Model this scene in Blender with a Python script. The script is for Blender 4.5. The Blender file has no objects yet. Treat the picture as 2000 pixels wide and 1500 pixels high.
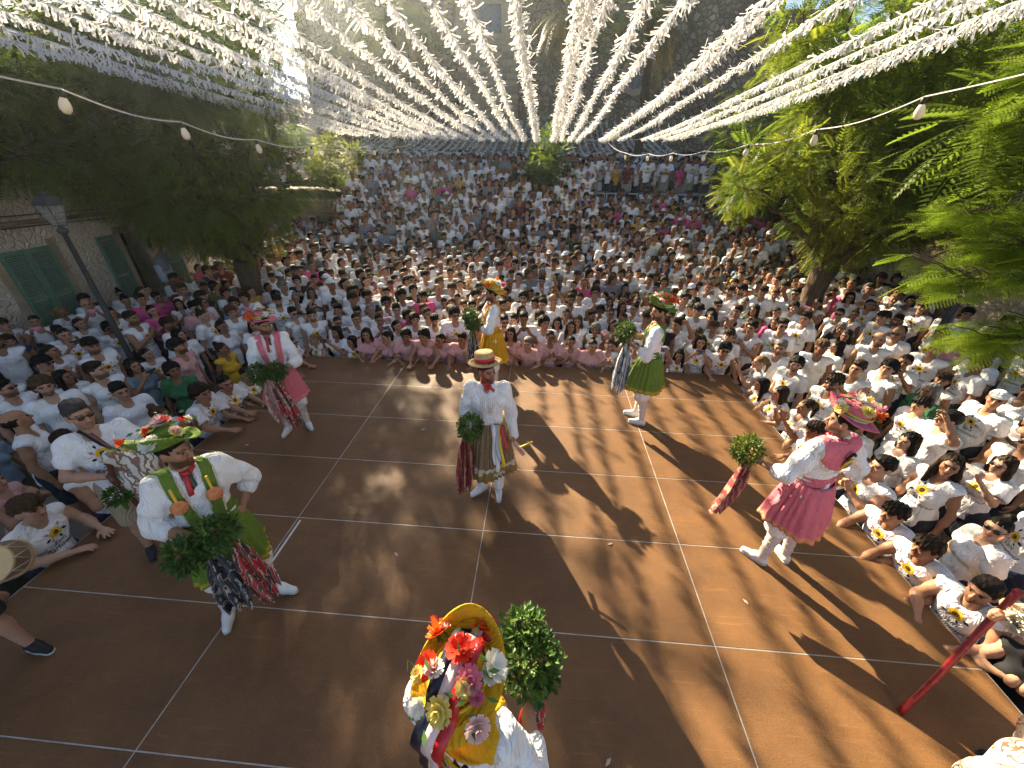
import bpy, math, random
import numpy as np
from mathutils import Matrix, Vector

SC = bpy.context.scene
COL = SC.collection
RNG = np.random.default_rng(7)
random.seed(7)

# ------------------------------------------------------------------ camera
cam_d = bpy.data.cameras.new("camera")
cam_d.sensor_width = 36.0
cam_d.lens = 36.0 * 749.035 / 2000.0
cam_d.clip_start = 0.05
cam_d.clip_end = 2000.0
CAM = np.array([2.467, -5.517, 3.323])
cR = np.array([0.99744, 0.0699, 0.0147]); cF = np.array([-0.0601, 0.8641, -0.4997])
cF /= np.linalg.norm(cF); cR -= cF * (cR @ cF); cR /= np.linalg.norm(cR); cU = np.cross(cR, cF)
cam_o = bpy.data.objects.new("camera", cam_d)
cam_o.matrix_world = Matrix(((cR[0], cU[0], -cF[0], CAM[0]), (cR[1], cU[1], -cF[1], CAM[1]),
                             (cR[2], cU[2], -cF[2], CAM[2]), (0, 0, 0, 1)))
COL.objects.link(cam_o)
SC.camera = cam_o

# ------------------------------------------------------------------ light
SUN_EL = math.radians(28.0)
SUN_AZ = math.radians(-32.5)          # from +Y, clockwise positive (towards +X)
sd = np.array([math.sin(SUN_AZ) * math.cos(SUN_EL), math.cos(SUN_AZ) * math.cos(SUN_EL), math.sin(SUN_EL)])
world = bpy.data.worlds.new("World"); SC.world = world; world.use_nodes = True
wn = world.node_tree.nodes; wl = world.node_tree.links
wn.clear()
w_out = wn.new("ShaderNodeOutputWorld"); w_bg = wn.new("ShaderNodeBackground"); w_sky = wn.new("ShaderNodeTexSky")
w_sky.sky_type = 'NISHITA'; w_sky.sun_disc = False
w_sky.sun_elevation = SUN_EL; w_sky.sun_rotation = SUN_AZ
w_sky.air_density = 0.75; w_sky.dust_density = 0.7; w_sky.ozone_density = 1.0
w_bg.inputs["Strength"].default_value = 0.05
wl.new(w_sky.outputs[0], w_bg.inputs[0]); wl.new(w_bg.outputs[0], w_out.inputs[0])
sun_d = bpy.data.lights.new("sun", 'SUN'); sun_d.energy = 5.0; sun_d.angle = math.radians(0.53)
sun_d.color = (1.0, 0.84, 0.58)
sun_o = bpy.data.objects.new("sun", sun_d); COL.objects.link(sun_o)
sun_o.rotation_euler = Vector(-sd).to_track_quat('-Z', 'Y').to_euler()
SC.view_settings.view_transform = 'Standard'; SC.view_settings.look = 'None'
SC.view_settings.gamma = 1.0; SC.view_settings.exposure = 2.3
SC.view_settings.use_curve_mapping = False
SC.cycles.max_bounces = 6; SC.cycles.diffuse_bounces = 3; SC.cycles.glossy_bounces = 2
SC.cycles.transmission_bounces = 3; SC.cycles.use_denoising = True
SC.cycles.caustics_reflective = False; SC.cycles.caustics_refractive = False

# ------------------------------------------------------------------ materials
def mk(name, col, rough=0.7, n=0.0, ns=6.0, col2=None, bump=0.0, bs=30.0, vcol=False, ocol=False, spec=0.3,
       metal=0.0, transl=0.0, sheen=0.0, tcol=None, wscale=None, fold=0.0, fs=8.0):
    """procedural material: colour (mixed with col2 by noise), optional vertex and object colour, bump, translucency"""
    m = bpy.data.materials.new(name); m.use_nodes = True
    nt = m.node_tree; N = nt.nodes; L = nt.links; N.clear()
    out = N.new("ShaderNodeOutputMaterial"); bs_ = N.new("ShaderNodeBsdfPrincipled")
    tc = N.new("ShaderNodeTexCoord")
    co = tc.outputs["Object"]
    if wscale:
        mp = N.new("ShaderNodeMapping"); mp.inputs["Scale"].default_value = wscale
        L.new(co, mp.inputs[0]); co = mp.outputs[0]
    rgb = N.new("ShaderNodeRGB"); rgb.outputs[0].default_value = (*col, 1)
    cur = rgb.outputs[0]
    if col2 is not None or n > 0:
        nz = N.new("ShaderNodeTexNoise"); nz.inputs["Scale"].default_value = ns; nz.inputs["Detail"].default_value = 5
        nz.inputs["Roughness"].default_value = 0.65
        L.new(co, nz.inputs["Vector"])
        rp = N.new("ShaderNodeValToRGB"); rp.color_ramp.elements[0].position = 0.35; rp.color_ramp.elements[1].position = 0.65
        L.new(nz.outputs[0], rp.inputs[0])
        mx = N.new("ShaderNodeMix"); mx.data_type = 'RGBA'
        c2 = col2 if col2 is not None else tuple(c * (1 - n) for c in col)
        L.new(rp.outputs[0], mx.inputs["Factor"])
        L.new(cur, mx.inputs[6]); mx.inputs[7].default_value = (*c2, 1)
        cur = mx.outputs[2]
    def mul(a, b):
        q = N.new("ShaderNodeMix"); q.data_type = 'RGBA'; q.blend_type = 'MULTIPLY'; q.inputs["Factor"].default_value = 1
        L.new(a, q.inputs[6]); L.new(b, q.inputs[7]); return q.outputs[2]
    if vcol:
        a = N.new("ShaderNodeAttribute"); a.attribute_name = "Col"; cur = mul(cur, a.outputs["Color"])
    if ocol:
        oi = N.new("ShaderNodeObjectInfo"); cur = mul(cur, oi.outputs["Color"])
    L.new(cur, bs_.inputs["Base Color"])
    bs_.inputs["Roughness"].default_value = rough
    bs_.inputs["Metallic"].default_value = metal
    bs_.inputs["Specular IOR Level"].default_value = spec
    if sheen: bs_.inputs["Sheen Weight"].default_value = sheen
    if bump > 0:
        nb = N.new("ShaderNodeTexNoise"); nb.inputs["Scale"].default_value = bs; nb.inputs["Detail"].default_value = 4
        L.new(co, nb.inputs["Vector"])
        bp = N.new("ShaderNodeBump"); bp.inputs["Strength"].default_value = 1.0; bp.inputs["Distance"].default_value = bump
        L.new(nb.outputs[0], bp.inputs["Height"]); L.new(bp.outputs[0], bs_.inputs["Normal"])
        if fold > 0:      # soft creases of worn cloth
            nf = N.new("ShaderNodeTexNoise"); nf.inputs["Scale"].default_value = fs; nf.inputs["Detail"].default_value = 2; nf.inputs["Distortion"].default_value = 1.6
            mpf = N.new("ShaderNodeMapping"); mpf.inputs["Scale"].default_value = (1.5, 1.5, .8); mpf.inputs["Rotation"].default_value = (.3, .5, .2)
            L.new(co, mpf.inputs[0]); L.new(mpf.outputs[0], nf.inputs["Vector"])
            ab = N.new("ShaderNodeMath"); ab.operation = 'PINGPONG'; ab.inputs[1].default_value = .12; L.new(nf.outputs[0], ab.inputs[0])
            b2 = N.new("ShaderNodeBump"); b2.inputs["Distance"].default_value = fold; L.new(ab.outputs[0], b2.inputs["Height"]); L.new(bp.outputs[0], b2.inputs["Normal"]); L.new(b2.outputs[0], bs_.inputs["Normal"])
    sh = bs_.outputs[0]
    if transl > 0:
        tr = N.new("ShaderNodeBsdfTranslucent")
        if tcol: tr.inputs[0].default_value = (*tcol, 1)
        else: L.new(cur, tr.inputs[0])
        ms = N.new("ShaderNodeMixShader"); ms.inputs[0].default_value = transl
        L.new(sh, ms.inputs[1]); L.new(tr.outputs[0], ms.inputs[2]); sh = ms.outputs[0]
    L.new(sh, out.inputs[0])
    return m

# ------------------------------------------------------------------ objects
def tag(o, label=None, cat=None, group=None, kind=None):
    if label: o["label"] = label
    if cat: o["category"] = cat
    if group: o["group"] = group
    if kind: o["kind"] = kind
    return o

def mesh(name, v, f, mats=(), smooth=True, col=None, mi=None):
    v = np.asarray(v, np.float32)
    me = bpy.data.meshes.new(name)
    if isinstance(f, np.ndarray):
        n = len(f); w = f.shape[1]
        me.vertices.add(len(v)); me.vertices.foreach_set("co", v.ravel())
        me.loops.add(n * w); me.loops.foreach_set("vertex_index", f.astype(np.int32).ravel())
        me.polygons.add(n); me.polygons.foreach_set("loop_start", np.arange(0, n * w, w, dtype=np.int32))
    else:
        me.from_pydata(v.tolist(), [], f)
    for m in mats: me.materials.append(m)
    if mi is not None: me.polygons.foreach_set("material_index", np.asarray(mi, np.int32))
    me.polygons.foreach_set("use_smooth", np.full(len(me.polygons), smooth, bool))
    if col is not None:
        a = me.color_attributes.new("Col", 'FLOAT_COLOR', 'POINT')
        c4 = np.ones((len(v), 4), np.float32); c4[:, :3] = col
        a.data.foreach_set("color", c4.ravel())
    me.update(calc_edges=True); me.validate()
    return me

def obj(name, me, parent=None, loc=(0, 0, 0), rz=0.0, mat4=None, color=None):
    o = bpy.data.objects.new(name, me); COL.objects.link(o)
    if mat4 is not None: o.matrix_local = Matrix([list(r) for r in mat4])
    else:
        o.location = loc; o.rotation_euler = (0, 0, rz)
    if parent is not None: o.parent = parent
    if color is not None: o.color = (*color, 1)
    return o

def empty(name, loc=(0, 0, 0), rz=0.0, label=None, cat=None, group=None):
    o = bpy.data.objects.new(name, None); COL.objects.link(o); o.empty_display_size = 0.1
    o.location = loc; o.rotation_euler = (0, 0, rz)
    return tag(o, label, cat, group)

class MB:
    """collects polygons into one mesh"""
    def __init__(s): s.v = []; s.f = []; s.m = []
    def add(s, v, f, m=0):
        b = len(s.v); s.v += [tuple(float(c) for c in p) for p in v]
        s.f += [tuple(int(i) + b for i in q) for q in f]; s.m += [m] * len(f)
    def box(s, lo, hi, m=0, R=None, t=None):
        (a, b, c), (d, e, g) = lo, hi
        v = np.array([(a, b, c), (d, b, c), (d, e, c), (a, e, c), (a, b, g), (d, b, g), (d, e, g), (a, e, g)], float)
        if R is not None: v = v @ np.asarray(R).T
        if t is not None: v = v + np.asarray(t)
        s.add(v, [(3, 2, 1, 0), (4, 5, 6, 7), (0, 1, 5, 4), (1, 2, 6, 5), (2, 3, 7, 6), (3, 0, 4, 7)], m)
    def bbox(s, lo, hi, bev=0.01, m=0, R=None, t=None):
        """box with chamfered edges along every side (chamfer as inset rings)"""
        (a, b, c), (d, e, g) = lo, hi
        bev = min(bev, (d - a) * .45, (e - b) * .45, (g - c) * .45)
        def ring(i, z): return [(a + i, b + i, z), (d - i, b + i, z), (d - i, e - i, z), (a + i, e - i, z)]
        v = np.array(ring(bev, c) + ring(0, c + bev) + ring(0, g - bev) + ring(bev, g), float)
        if R is not None: v = v @ np.asarray(R).T
        if t is not None: v = v + np.asarray(t)
        f = [(3, 2, 1, 0), (12, 13, 14, 15)]
        for k in range(3):
            for i in range(4):
                j = (i + 1) % 4; f.append((4 * k + i, 4 * k + j, 4 * k + 4 + j, 4 * k + 4 + i))
        s.add(v, f, m)
    def tube(s, pts, rad, n=8, m=0, cap=True):
        v, f = tube(pts, rad, n, cap); s.add(v, f, m)
    def lathe(s, prof, n=16, c=(0, 0, 0), m=0):
        v = []; f = []
        for r, z in prof:
            for i in range(n):
                a = 2 * math.pi * i / n; v.append((c[0] + r * math.cos(a), c[1] + r * math.sin(a), c[2] + z))
        for k in range(len(prof) - 1):
            for i in range(n):
                j = (i + 1) % n; f.append((k * n + i, k * n + j, k * n + n + j, k * n + n + i))
        f.append(tuple(range(n - 1, -1, -1))); b = (len(prof) - 1) * n; f.append(tuple(b + i for i in range(n)))
        s.add(v, f, m)
    def mesh(s, name, mats, smooth=False): return mesh(name, s.v, s.f, mats, smooth, mi=s.m)
    def obj(s, name, mats, parent=None, smooth=False, **k):
        return obj(name, s.mesh(name, mats if isinstance(mats, (list, tuple)) else [mats], smooth), parent, **k)

def frame_for(d, up=(0, 0, 1)):
    d = np.asarray(d, float); d = d / (np.linalg.norm(d) + 1e-9)
    u = np.asarray(up, float)
    if abs(d @ u) > 0.97: u = np.array([0, 1.0, 0])
    x = np.cross(d, u); x /= np.linalg.norm(x); y = np.cross(x, d)
    return x, y, d

def tube(pts, rad, n=8, cap=True):
    pts = np.asarray(pts, float); rad = np.broadcast_to(np.asarray(rad, float), (len(pts),))
    v = []; f = []
    for i, p in enumerate(pts):
        d = pts[min(i + 1, len(pts) - 1)] - pts[max(i - 1, 0)]
        x, y, _ = frame_for(d)
        for k in range(n):
            a = 2 * math.pi * k / n; v.append(p + (x * math.cos(a) + y * math.sin(a)) * rad[i])
    for i in range(len(pts) - 1):
        for k in range(n):
            j = (k + 1) % n; f.append((i * n + k, i * n + j, i * n + n + j, i * n + n + k))
    if cap:
        f.append(tuple(range(n - 1, -1, -1))); b = (len(pts) - 1) * n; f.append(tuple(b + i for i in range(n)))
    return v, f

def grid_mesh(P):
    """P: (a,b,3) array of points -> verts, quad faces"""
    a, b, _ = P.shape; idx = np.arange(a * b).reshape(a, b)
    f = np.stack([idx[:-1, :-1], idx[1:, :-1], idx[1:, 1:], idx[:-1, 1:]], -1).reshape(-1, 4)
    return P.reshape(-1, 3), f

# ------------------------------------------------------------------ implicit shapes -> quads (naive surface nets)
def rc(a, b, ra, rb): return (0, np.array(a, float), np.array(b, float), float(ra), float(rb))
def el(c, r, R=None): return (1, np.array(c, float), np.array(r, float), None if R is None else np.array(R, float), 0)

def pdist(p, X, Y, Z):
    if p[0] == 0:
        _, a, b, ra, rb = p; ab = b - a; L2 = ab @ ab + 1e-12
        dx, dy, dz = X - a[0], Y - a[1], Z - a[2]
        t = np.clip((dx * ab[0] + dy * ab[1] + dz * ab[2]) / L2, 0, 1)
        return np.sqrt((dx - t * ab[0]) ** 2 + (dy - t * ab[1]) ** 2 + (dz - t * ab[2]) ** 2) - (ra + t * (rb - ra))
    _, c, r, R, _ = p
    dx, dy, dz = X - c[0], Y - c[1], Z - c[2]
    if R is not None:
        dx, dy, dz = (dx * R[0, 0] + dy * R[1, 0] + dz * R[2, 0], dx * R[0, 1] + dy * R[1, 1] + dz * R[2, 1],
                      dx * R[0, 2] + dy * R[1, 2] + dz * R[2, 2])
    k0 = np.sqrt((dx / r[0]) ** 2 + (dy / r[1]) ** 2 + (dz / r[2]) ** 2)
    k1 = np.sqrt((dx / r[0] ** 2) ** 2 + (dy / r[1] ** 2) ** 2 + (dz / r[2] ** 2) ** 2) + 1e-9
    return k0 * (k0 - 1) / k1

def pbox(p, m):
    if p[0] == 0:
        r = max(p[3], p[4]) + m; return np.minimum(p[1], p[2]) - r, np.maximum(p[1], p[2]) + r
    r = np.max(p[2]) if p[3] is not None else p[2]
    return p[1] - r - m, p[1] + r + m

def sdf_mesh(prims, h=0.014, k=0.03, subs=(), cuts=(), disp=None, ks=0.015, grow=0.0):
    lo = np.min([pbox(p, 0)[0] for p in prims], 0) - 2 * h - grow; hi = np.max([pbox(p, 0)[1] for p in prims], 0) + 2 * h + grow
    n = np.ceil((hi - lo) / h).astype(int) + 1
    ax = [lo[i] + h * np.arange(n[i]) for i in range(3)]
    D = np.full(n, 0.5, np.float32)
    def sub(p, m):
        a, b = pbox(p, m)
        i0 = np.clip(np.floor((a - lo) / h).astype(int), 0, n); i1 = np.clip(np.ceil((b - lo) / h).astype(int) + 1, 0, n)
        s = tuple(slice(i0[j], i1[j]) for j in range(3))
        return s, ax[0][s[0]][:, None, None], ax[1][s[1]][None, :, None], ax[2][s[2]][None, None, :]
    for p in prims:
        s, X, Y, Z = sub(p, 0.06)
        if X.size == 0 or Y.size == 0 or Z.size == 0: continue
        b = pdist(p, X, Y, Z).astype(np.float32); a = D[s]
        q = np.maximum(k - np.abs(a - b), 0) / k
        D[s] = np.minimum(a, b) - q * q * k * 0.25
    if grow: D -= grow
    X, Y, Z = ax[0][:, None, None], ax[1][None, :, None], ax[2][None, None, :]
    if disp is not None: D = D + disp(X, Y, Z)
    for p in subs:
        s, x, y, z = sub(p, 0.06)
        b = -pdist(p, x, y, z); a = D[s]; q = np.maximum(ks - np.abs(a - b), 0) / ks
        D[s] = np.maximum(a, b) + q * q * ks * 0.25
    for c in cuts: D = np.maximum(D, c(X, Y, Z))
    D[0] = D[-1] = 0.5; D[:, 0] = D[:, -1] = 0.5; D[:, :, 0] = D[:, :, -1] = 0.5
    return surface_nets(D, lo, h)

def surface_nets(V, lo, h):
    S = V < 0
    c = np.zeros(tuple(np.array(V.shape) - 1), np.int8)
    for i in (0, 1):
        for j in (0, 1):
            for k in (0, 1):
                c += S[i:S.shape[0] - 1 + i, j:S.shape[1] - 1 + j, k:S.shape[2] - 1 + k]
    act = (c > 0) & (c < 8)
    ijk = np.argwhere(act); idx = np.full(c.shape, -1, np.int32); idx[act] = np.arange(len(ijk))
    acc = np.zeros((len(ijk), 3)); cnt = np.zeros(len(ijk))
    cor = [(i, j, k) for i in (0, 1) for j in (0, 1) for k in (0, 1)]
    val = {o: V[ijk[:, 0] + o[0], ijk[:, 1] + o[1], ijk[:, 2] + o[2]] for o in cor}
    for o in cor:
        for a in range(3):
            if o[a] == 0:
                q = list(o); q[a] = 1; q = tuple(q); v1, v2 = val[o], val[q]
                m = (v1 < 0) != (v2 < 0); t = v1[m] / (v1[m] - v2[m])
                pt = np.tile(np.array(o, float), (m.sum(), 1)); pt[:, a] += t
                acc[m] += pt; cnt[m] += 1
    verts = lo + h * (ijk + acc / cnt[:, None])
    F = []
    for a in range(3):
        sl0 = [slice(None)] * 3; sl1 = [slice(None)] * 3; sl0[a] = slice(0, -1); sl1[a] = slice(1, None)
        d = S[tuple(sl0)].astype(np.int8) - S[tuple(sl1)].astype(np.int8)
        e = np.argwhere(d != 0); sg = d[d != 0]
        b, c2 = [(1, 2), (2, 0), (0, 1)][a]
        ok = (e[:, b] > 0) & (e[:, c2] > 0) & (e[:, b] < V.shape[b] - 1) & (e[:, c2] < V.shape[c2] - 1)
        e = e[ok]; sg = sg[ok]
        def cell(db, dc):
            q = e.copy(); q[:, b] -= db; q[:, c2] -= dc; return idx[q[:, 0], q[:, 1], q[:, 2]]
        quad = np.stack([cell(1, 1), cell(0, 1), cell(0, 0), cell(1, 0)], 1)
        quad[sg < 0] = quad[sg < 0][:, ::-1]
        F.append(quad)
    F = np.concatenate(F); F = F[(F >= 0).all(1)]
    return verts, F.astype(np.int32)

def rotz(a): c, s = math.cos(a), math.sin(a); return np.array([[c, -s, 0], [s, c, 0], [0, 0, 1.0]])
def rotx(a): c, s = math.cos(a), math.sin(a); return np.array([[1.0, 0, 0], [0, c, -s], [0, s, c]])
def roty(a): c, s = math.cos(a), math.sin(a); return np.array([[c, 0, s], [0, 1.0, 0], [-s, 0, c]])
def m4(R, t):
    M = np.eye(4); M[:3, :3] = R; M[:3, 3] = t; return M
def xf(M, v): return np.asarray(v) @ M[:3, :3].T + M[:3, 3]
def join(parts):
    """parts: list of (verts, quads[, colour]) -> verts, quads, colours"""
    V = []; F = []; Cc = []; b = 0
    for p in parts:
        v, f = p[0], p[1]; V.append(v); F.append(np.asarray(f) + b); b += len(v)
        c = p[2] if len(p) > 2 else np.ones(3)
        Cc.append(np.broadcast_to(np.asarray(c, float), (len(v), 3)))
    return np.concatenate(V), np.concatenate(F), np.concatenate(Cc)
def project(p):
    d = np.asarray(p) - CAM; z = d @ cF
    return 1000 + 749.035 * (d @ cR) / z, 750 - 749.035 * (d @ cU) / z, z
# ------------------------------------------------------------------ ground, terrace, stairs
GZ = -1.12
def ground_z(x, y):
    """height of what a person stands on around the stage"""
    if y >= 13.0: return 1.75 + min(y - 13.0, 7.0) * 0.05
    g = GZ + min(max(y - 4.0, 0.0), 8.5) * 0.06
    if x > 4.4: g += min(max(y - 6.5, 0.0), 6.0) * 0.20
    if -5.4 < x < 4.4 and y > 8.5:
        return max(g, -0.85 + 0.1733 * min(15, int((y - 8.5) / 0.3) + 1))
    return g

M_ground = mk("dusty_paving", (0.30, 0.25, 0.19), 0.9, n=0.35, ns=1.5, bump=0.01, bs=14)
gx = np.array([-300, -40, -12, -8.5, -5, 0, 4.2, 4.4, 10, 14, 40, 300.0]); gy = np.array([-300, -40, -8, -2, 4, 6.5, 8, 10, 12.5, 40, 300.0])
P = np.zeros((len(gx), len(gy), 3)); P[..., 0] = gx[:, None]; P[..., 1] = gy[None, :]
P[..., 2] = GZ + np.clip(gy - 4, 0, 8.5)[None, :] * 0.06
P[..., 2] += np.clip(gy - 6.5, 0, 6.0)[None, :] * 0.20 * ((gx > 4.3) & (gx < 41))[:, None]
v, f = grid_mesh(P); tag(obj("ground", mesh("ground", v, f, [M_ground], False)), kind="structure")

def stone_mat(name, c1, c2, scale, bump=0.05, mortar=(0.30, 0.25, 0.18)):
    """rubble masonry: voronoi stones with pale mortar, colour varying per stone, weather stains"""
    m = bpy.data.materials.new(name); m.use_nodes = True
    nt = m.node_tree; N = nt.nodes; L = nt.links; b = N["Principled BSDF"]
    tc = N.new("ShaderNodeTexCoord"); nz = N.new("ShaderNodeTexNoise"); nz.inputs["Scale"].default_value = 1.2
    L.new(tc.outputs["Object"], nz.inputs["Vector"])
    ad = N.new("ShaderNodeMix"); ad.data_type = 'VECTOR'; ad.inputs["Factor"].default_value = 0.12
    L.new(tc.outputs["Object"], ad.inputs[4]); L.new(nz.outputs["Color"], ad.inputs[5])
    v1 = N.new("ShaderNodeTexVoronoi"); v1.inputs["Scale"].default_value = scale; L.new(ad.outputs[1], v1.inputs["Vector"])
    v2 = N.new("ShaderNodeTexVoronoi"); v2.feature = 'DISTANCE_TO_EDGE'; v2.inputs["Scale"].default_value = scale; L.new(ad.outputs[1], v2.inputs["Vector"])
    rp = N.new("ShaderNodeValToRGB"); rp.color_ramp.elements[0].position = 0.02; rp.color_ramp.elements[1].position = 0.14
    L.new(v2.outputs["Distance"], rp.inputs[0])
    mx = N.new("ShaderNodeMix"); mx.data_type = 'RGBA'; mx.inputs[6].default_value = (*c1, 1); mx.inputs[7].default_value = (*c2, 1)
    sp = N.new("ShaderNodeSeparateColor"); L.new(v1.outputs["Color"], sp.inputs[0]); L.new(sp.outputs[0], mx.inputs["Factor"])
    m2 = N.new("ShaderNodeMix"); m2.data_type = 'RGBA'; m2.inputs[6].default_value = (*mortar, 1)
    L.new(rp.outputs[0], m2.inputs["Factor"]); L.new(mx.outputs[2], m2.inputs[7])
    st = N.new("ShaderNodeTexNoise"); st.inputs["Scale"].default_value = 0.45; st.inputs["Detail"].default_value = 6; L.new(tc.outputs["Object"], st.inputs["Vector"])
    r2 = N.new("ShaderNodeValToRGB"); r2.color_ramp.elements[0].position = 0.3; r2.color_ramp.elements[0].color = (0.5, 0.46, 0.42, 1)
    r2.color_ramp.elements[1].position = 0.65; L.new(st.outputs[0], r2.inputs[0])
    m3 = N.new("ShaderNodeMix"); m3.data_type = 'RGBA'; m3.blend_type = 'MULTIPLY'; m3.inputs["Factor"].default_value = 1
    L.new(m2.outputs[2], m3.inputs[6]); L.new(r2.outputs[0], m3.inputs[7]); L.new(m3.outputs[2], b.inputs["Base Color"])
    bp = N.new("ShaderNodeBump"); bp.inputs["Distance"].default_value = bump; L.new(rp.outputs[0], bp.inputs["Height"]); L.new(bp.outputs[0], b.inputs["Normal"])
    b.inputs["Roughness"].default_value = 0.9; b.inputs["Specular IOR Level"].default_value = 0.15
    return m
M_rubble = stone_mat("church_rubble", (0.40, 0.315, 0.225), (0.17, 0.13, 0.09), 3.6, 0.09, (0.20, 0.16, 0.11))
M_house = stone_mat("house_rubble", (0.58, 0.49, 0.38), (0.50, 0.42, 0.32), 8.5, 0.02, (0.62, 0.54, 0.44))
M_ashlar = mk("ashlar_sandstone", (0.36, 0.28, 0.19), 0.9, n=0.3, ns=2.5, bump=0.01, bs=18, spec=0.15)
M_ashlar2 = mk("ashlar_weathered", (0.27, 0.21, 0.145), 0.9, n=0.35, ns=2.0, bump=0.012, bs=16, spec=0.15)
M_wallstone = mk("terrace_stone", (0.44, 0.34, 0.22), 0.9, n=0.35, ns=5, bump=0.015, bs=20, spec=0.15)
M_mortar = mk("mortar", (0.28, 0.22, 0.15), 0.95, n=0.2, ns=8)
M_coping = mk("pale_coping", (0.62, 0.57, 0.48), 0.85, n=0.15, ns=4)

b = MB(); b.box((-40, 13.06, -3), (40, 80, 1.75)); terr = tag(b.obj("terrace", [M_ground]), kind="structure")
def stone_row(parent, x0, x1, z0, rows, rh, y, mats, wmin, wmax, proud=0.03, dep=0.12, name="stone"):
    shapes = []
    for q in range(6):
        mb = MB(); n = RNG.uniform(-0.02, 0.02, (8, 3))
        mb.bbox((0, -dep, 0), (1, 0, 1), 0.09)
        shapes.append([mesh(name, np.array(mb.v) * [1, 1, 1] + 0, mb.f, [m], False) for m in mats])
    k = 0
    for r in range(rows):
        x = x0 + RNG.uniform(-.1, 0)
        while x < x1 - 0.05:
            w = min(RNG.uniform(wmin, wmax), x1 - x)
            if w < 0.08: break
            me = shapes[k % 6][int(RNG.integers(len(mats)))]
            o = obj(name, me, parent, (max(x, x0) + .008, y + RNG.uniform(-proud, 0) * .6, z0 + r * rh + .006))
            o.scale = (w - .016, 1, rh - .012); x += w; k += 1
for x0, x1 in ((-9.9, -5.4), (4.4, 11.5)):
    w = empty("terrace_wall", (0, 0, 0), label="rough stone terrace wall with pale coping %s" % ("behind the small double stemmed tree" if x0 < 0 else "below the row of white chairs"), cat="wall")
    b = MB(); b.box((x0, 13.0, -1.3), (x1, 13.055, 1.70)); b.obj("mortar_bed", [M_mortar], w)
    stone_row(w, x0, x1, 0.30, 6, 0.233, 12.995, [M_wallstone, M_ashlar], 0.24, 0.52)
    b = MB(); b.bbox((x0 - .05, 12.86, 1.705), (x1 + .05, 13.3, 1.79), 0.012); b.obj("coping", [M_coping], w)
b = MB()
for i in range(15):
    z = -0.85 + 0.1733 * (i + 1); b.box((-5.38, 8.5 + 0.3 * i, -1.3), (4.38, 8.5 + 0.3 * (i + 1) - (0.0), z))
tag(b.obj("steps", [M_coping]), kind="structure")

# ------------------------------------------------------------------ stage of wooden panels with metal edge strips
def stage_mat():
    m = bpy.data.materials.new("brown_film_plywood"); m.use_nodes = True
    nt = m.node_tree; N = nt.nodes; L = nt.links; b = N["Principled BSDF"]
    tc = N.new("ShaderNodeTexCoord"); oi = N.new("ShaderNodeObjectInfo")
    ofs = N.new("ShaderNodeVectorMath"); ofs.operation = 'ADD'; L.new(tc.outputs["Object"], ofs.inputs[0])
    cb = N.new("ShaderNodeVectorMath"); cb.operation = 'SCALE'; cb.inputs["Scale"].default_value = 37.0
    L.new(oi.outputs["Location"], cb.inputs[0]); L.new(cb.outputs[0], ofs.inputs[1]); co = ofs.outputs[0]
    def noise(s, d=4, r=.6):
        n = N.new("ShaderNodeTexNoise"); n.inputs["Scale"].default_value = s; n.inputs["Detail"].default_value = d; n.inputs["Roughness"].default_value = r
        L.new(co, n.inputs["Vector"]); return n.outputs[0]
    def ramp(i, a, ca, bb, cb_):
        r = N.new("ShaderNodeValToRGB"); e = r.color_ramp.elements; e[0].position = a; e[0].color = (*ca, 1); e[1].position = bb; e[1].color = (*cb_, 1)
        L.new(i, r.inputs[0]); return r.outputs[0]
    def mulc(a, c):
        q = N.new("ShaderNodeMix"); q.data_type = 'RGBA'; q.blend_type = 'MULTIPLY'; q.inputs["Factor"].default_value = 1
        L.new(a, q.inputs[6]); L.new(c, q.inputs[7]); return q.outputs[2]
    base = ramp(noise(2.2, 6), .3, (0.150, 0.073, 0.026), .7, (0.190, 0.093, 0.033))
    grain = ramp(noise(160, 2), .3, (.72, .72, .72), .7, (1.12, 1.1, 1.08))
    vo = N.new("ShaderNodeTexVoronoi"); vo.inputs["Scale"].default_value = 1.15; vo.inputs["Randomness"].default_value = 1
    L.new(co, vo.inputs["Vector"])
    spots = ramp(vo.outputs["Distance"], .020, (.42, .40, .42), .028, (1, 1, 1))
    # scuffs: stretched noise in two directions
    def scuff(rot, thr):
        mp = N.new("ShaderNodeMapping"); mp.inputs["Rotation"].default_value = (0, 0, rot); mp.inputs["Scale"].default_value = (1.5, 26, 1)
        L.new(co, mp.inputs[0]); n = N.new("ShaderNodeTexNoise"); n.inputs["Scale"].default_value = 1.6; n.inputs["Detail"].default_value = 3
        L.new(mp.outputs[0], n.inputs["Vector"]); return ramp(n.outputs[0], thr, (1, 1, 1), thr + .12, (1.28, 1.26, 1.24))
    c = mulc(mulc(mulc(base, grain), spots), mulc(mulc(scuff(.6, .62), scuff(2.2, .64)), scuff(1.4, .63)))
    dirt = ramp(noise(1.3, 8, .75), .36, (.76, .76, .78), .66, (1.10, 1.09, 1.08))
    L.new(mulc(c, dirt), b.inputs["Base Color"])
    rr = N.new("ShaderNodeMapRange"); rr.inputs["To Min"].default_value = .50; rr.inputs["To Max"].default_value = .72
    L.new(noise(5), rr.inputs[0]); L.new(rr.outputs[0], b.inputs["Roughness"])
    b.inputs["Specular IOR Level"].default_value = 0.35
    bp = N.new("ShaderNodeBump"); bp.inputs["Distance"].default_value = 0.0012; L.new(noise(120, 3), bp.inputs["Height"]); L.new(bp.outputs[0], b.inputs["Normal"])
    return m
M_stage = stage_mat()
M_alu = mk("aluminium_edge", (0.50, 0.48, 0.44), 0.5, n=0.35, ns=9, spec=0.5, metal=0.35)
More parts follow.
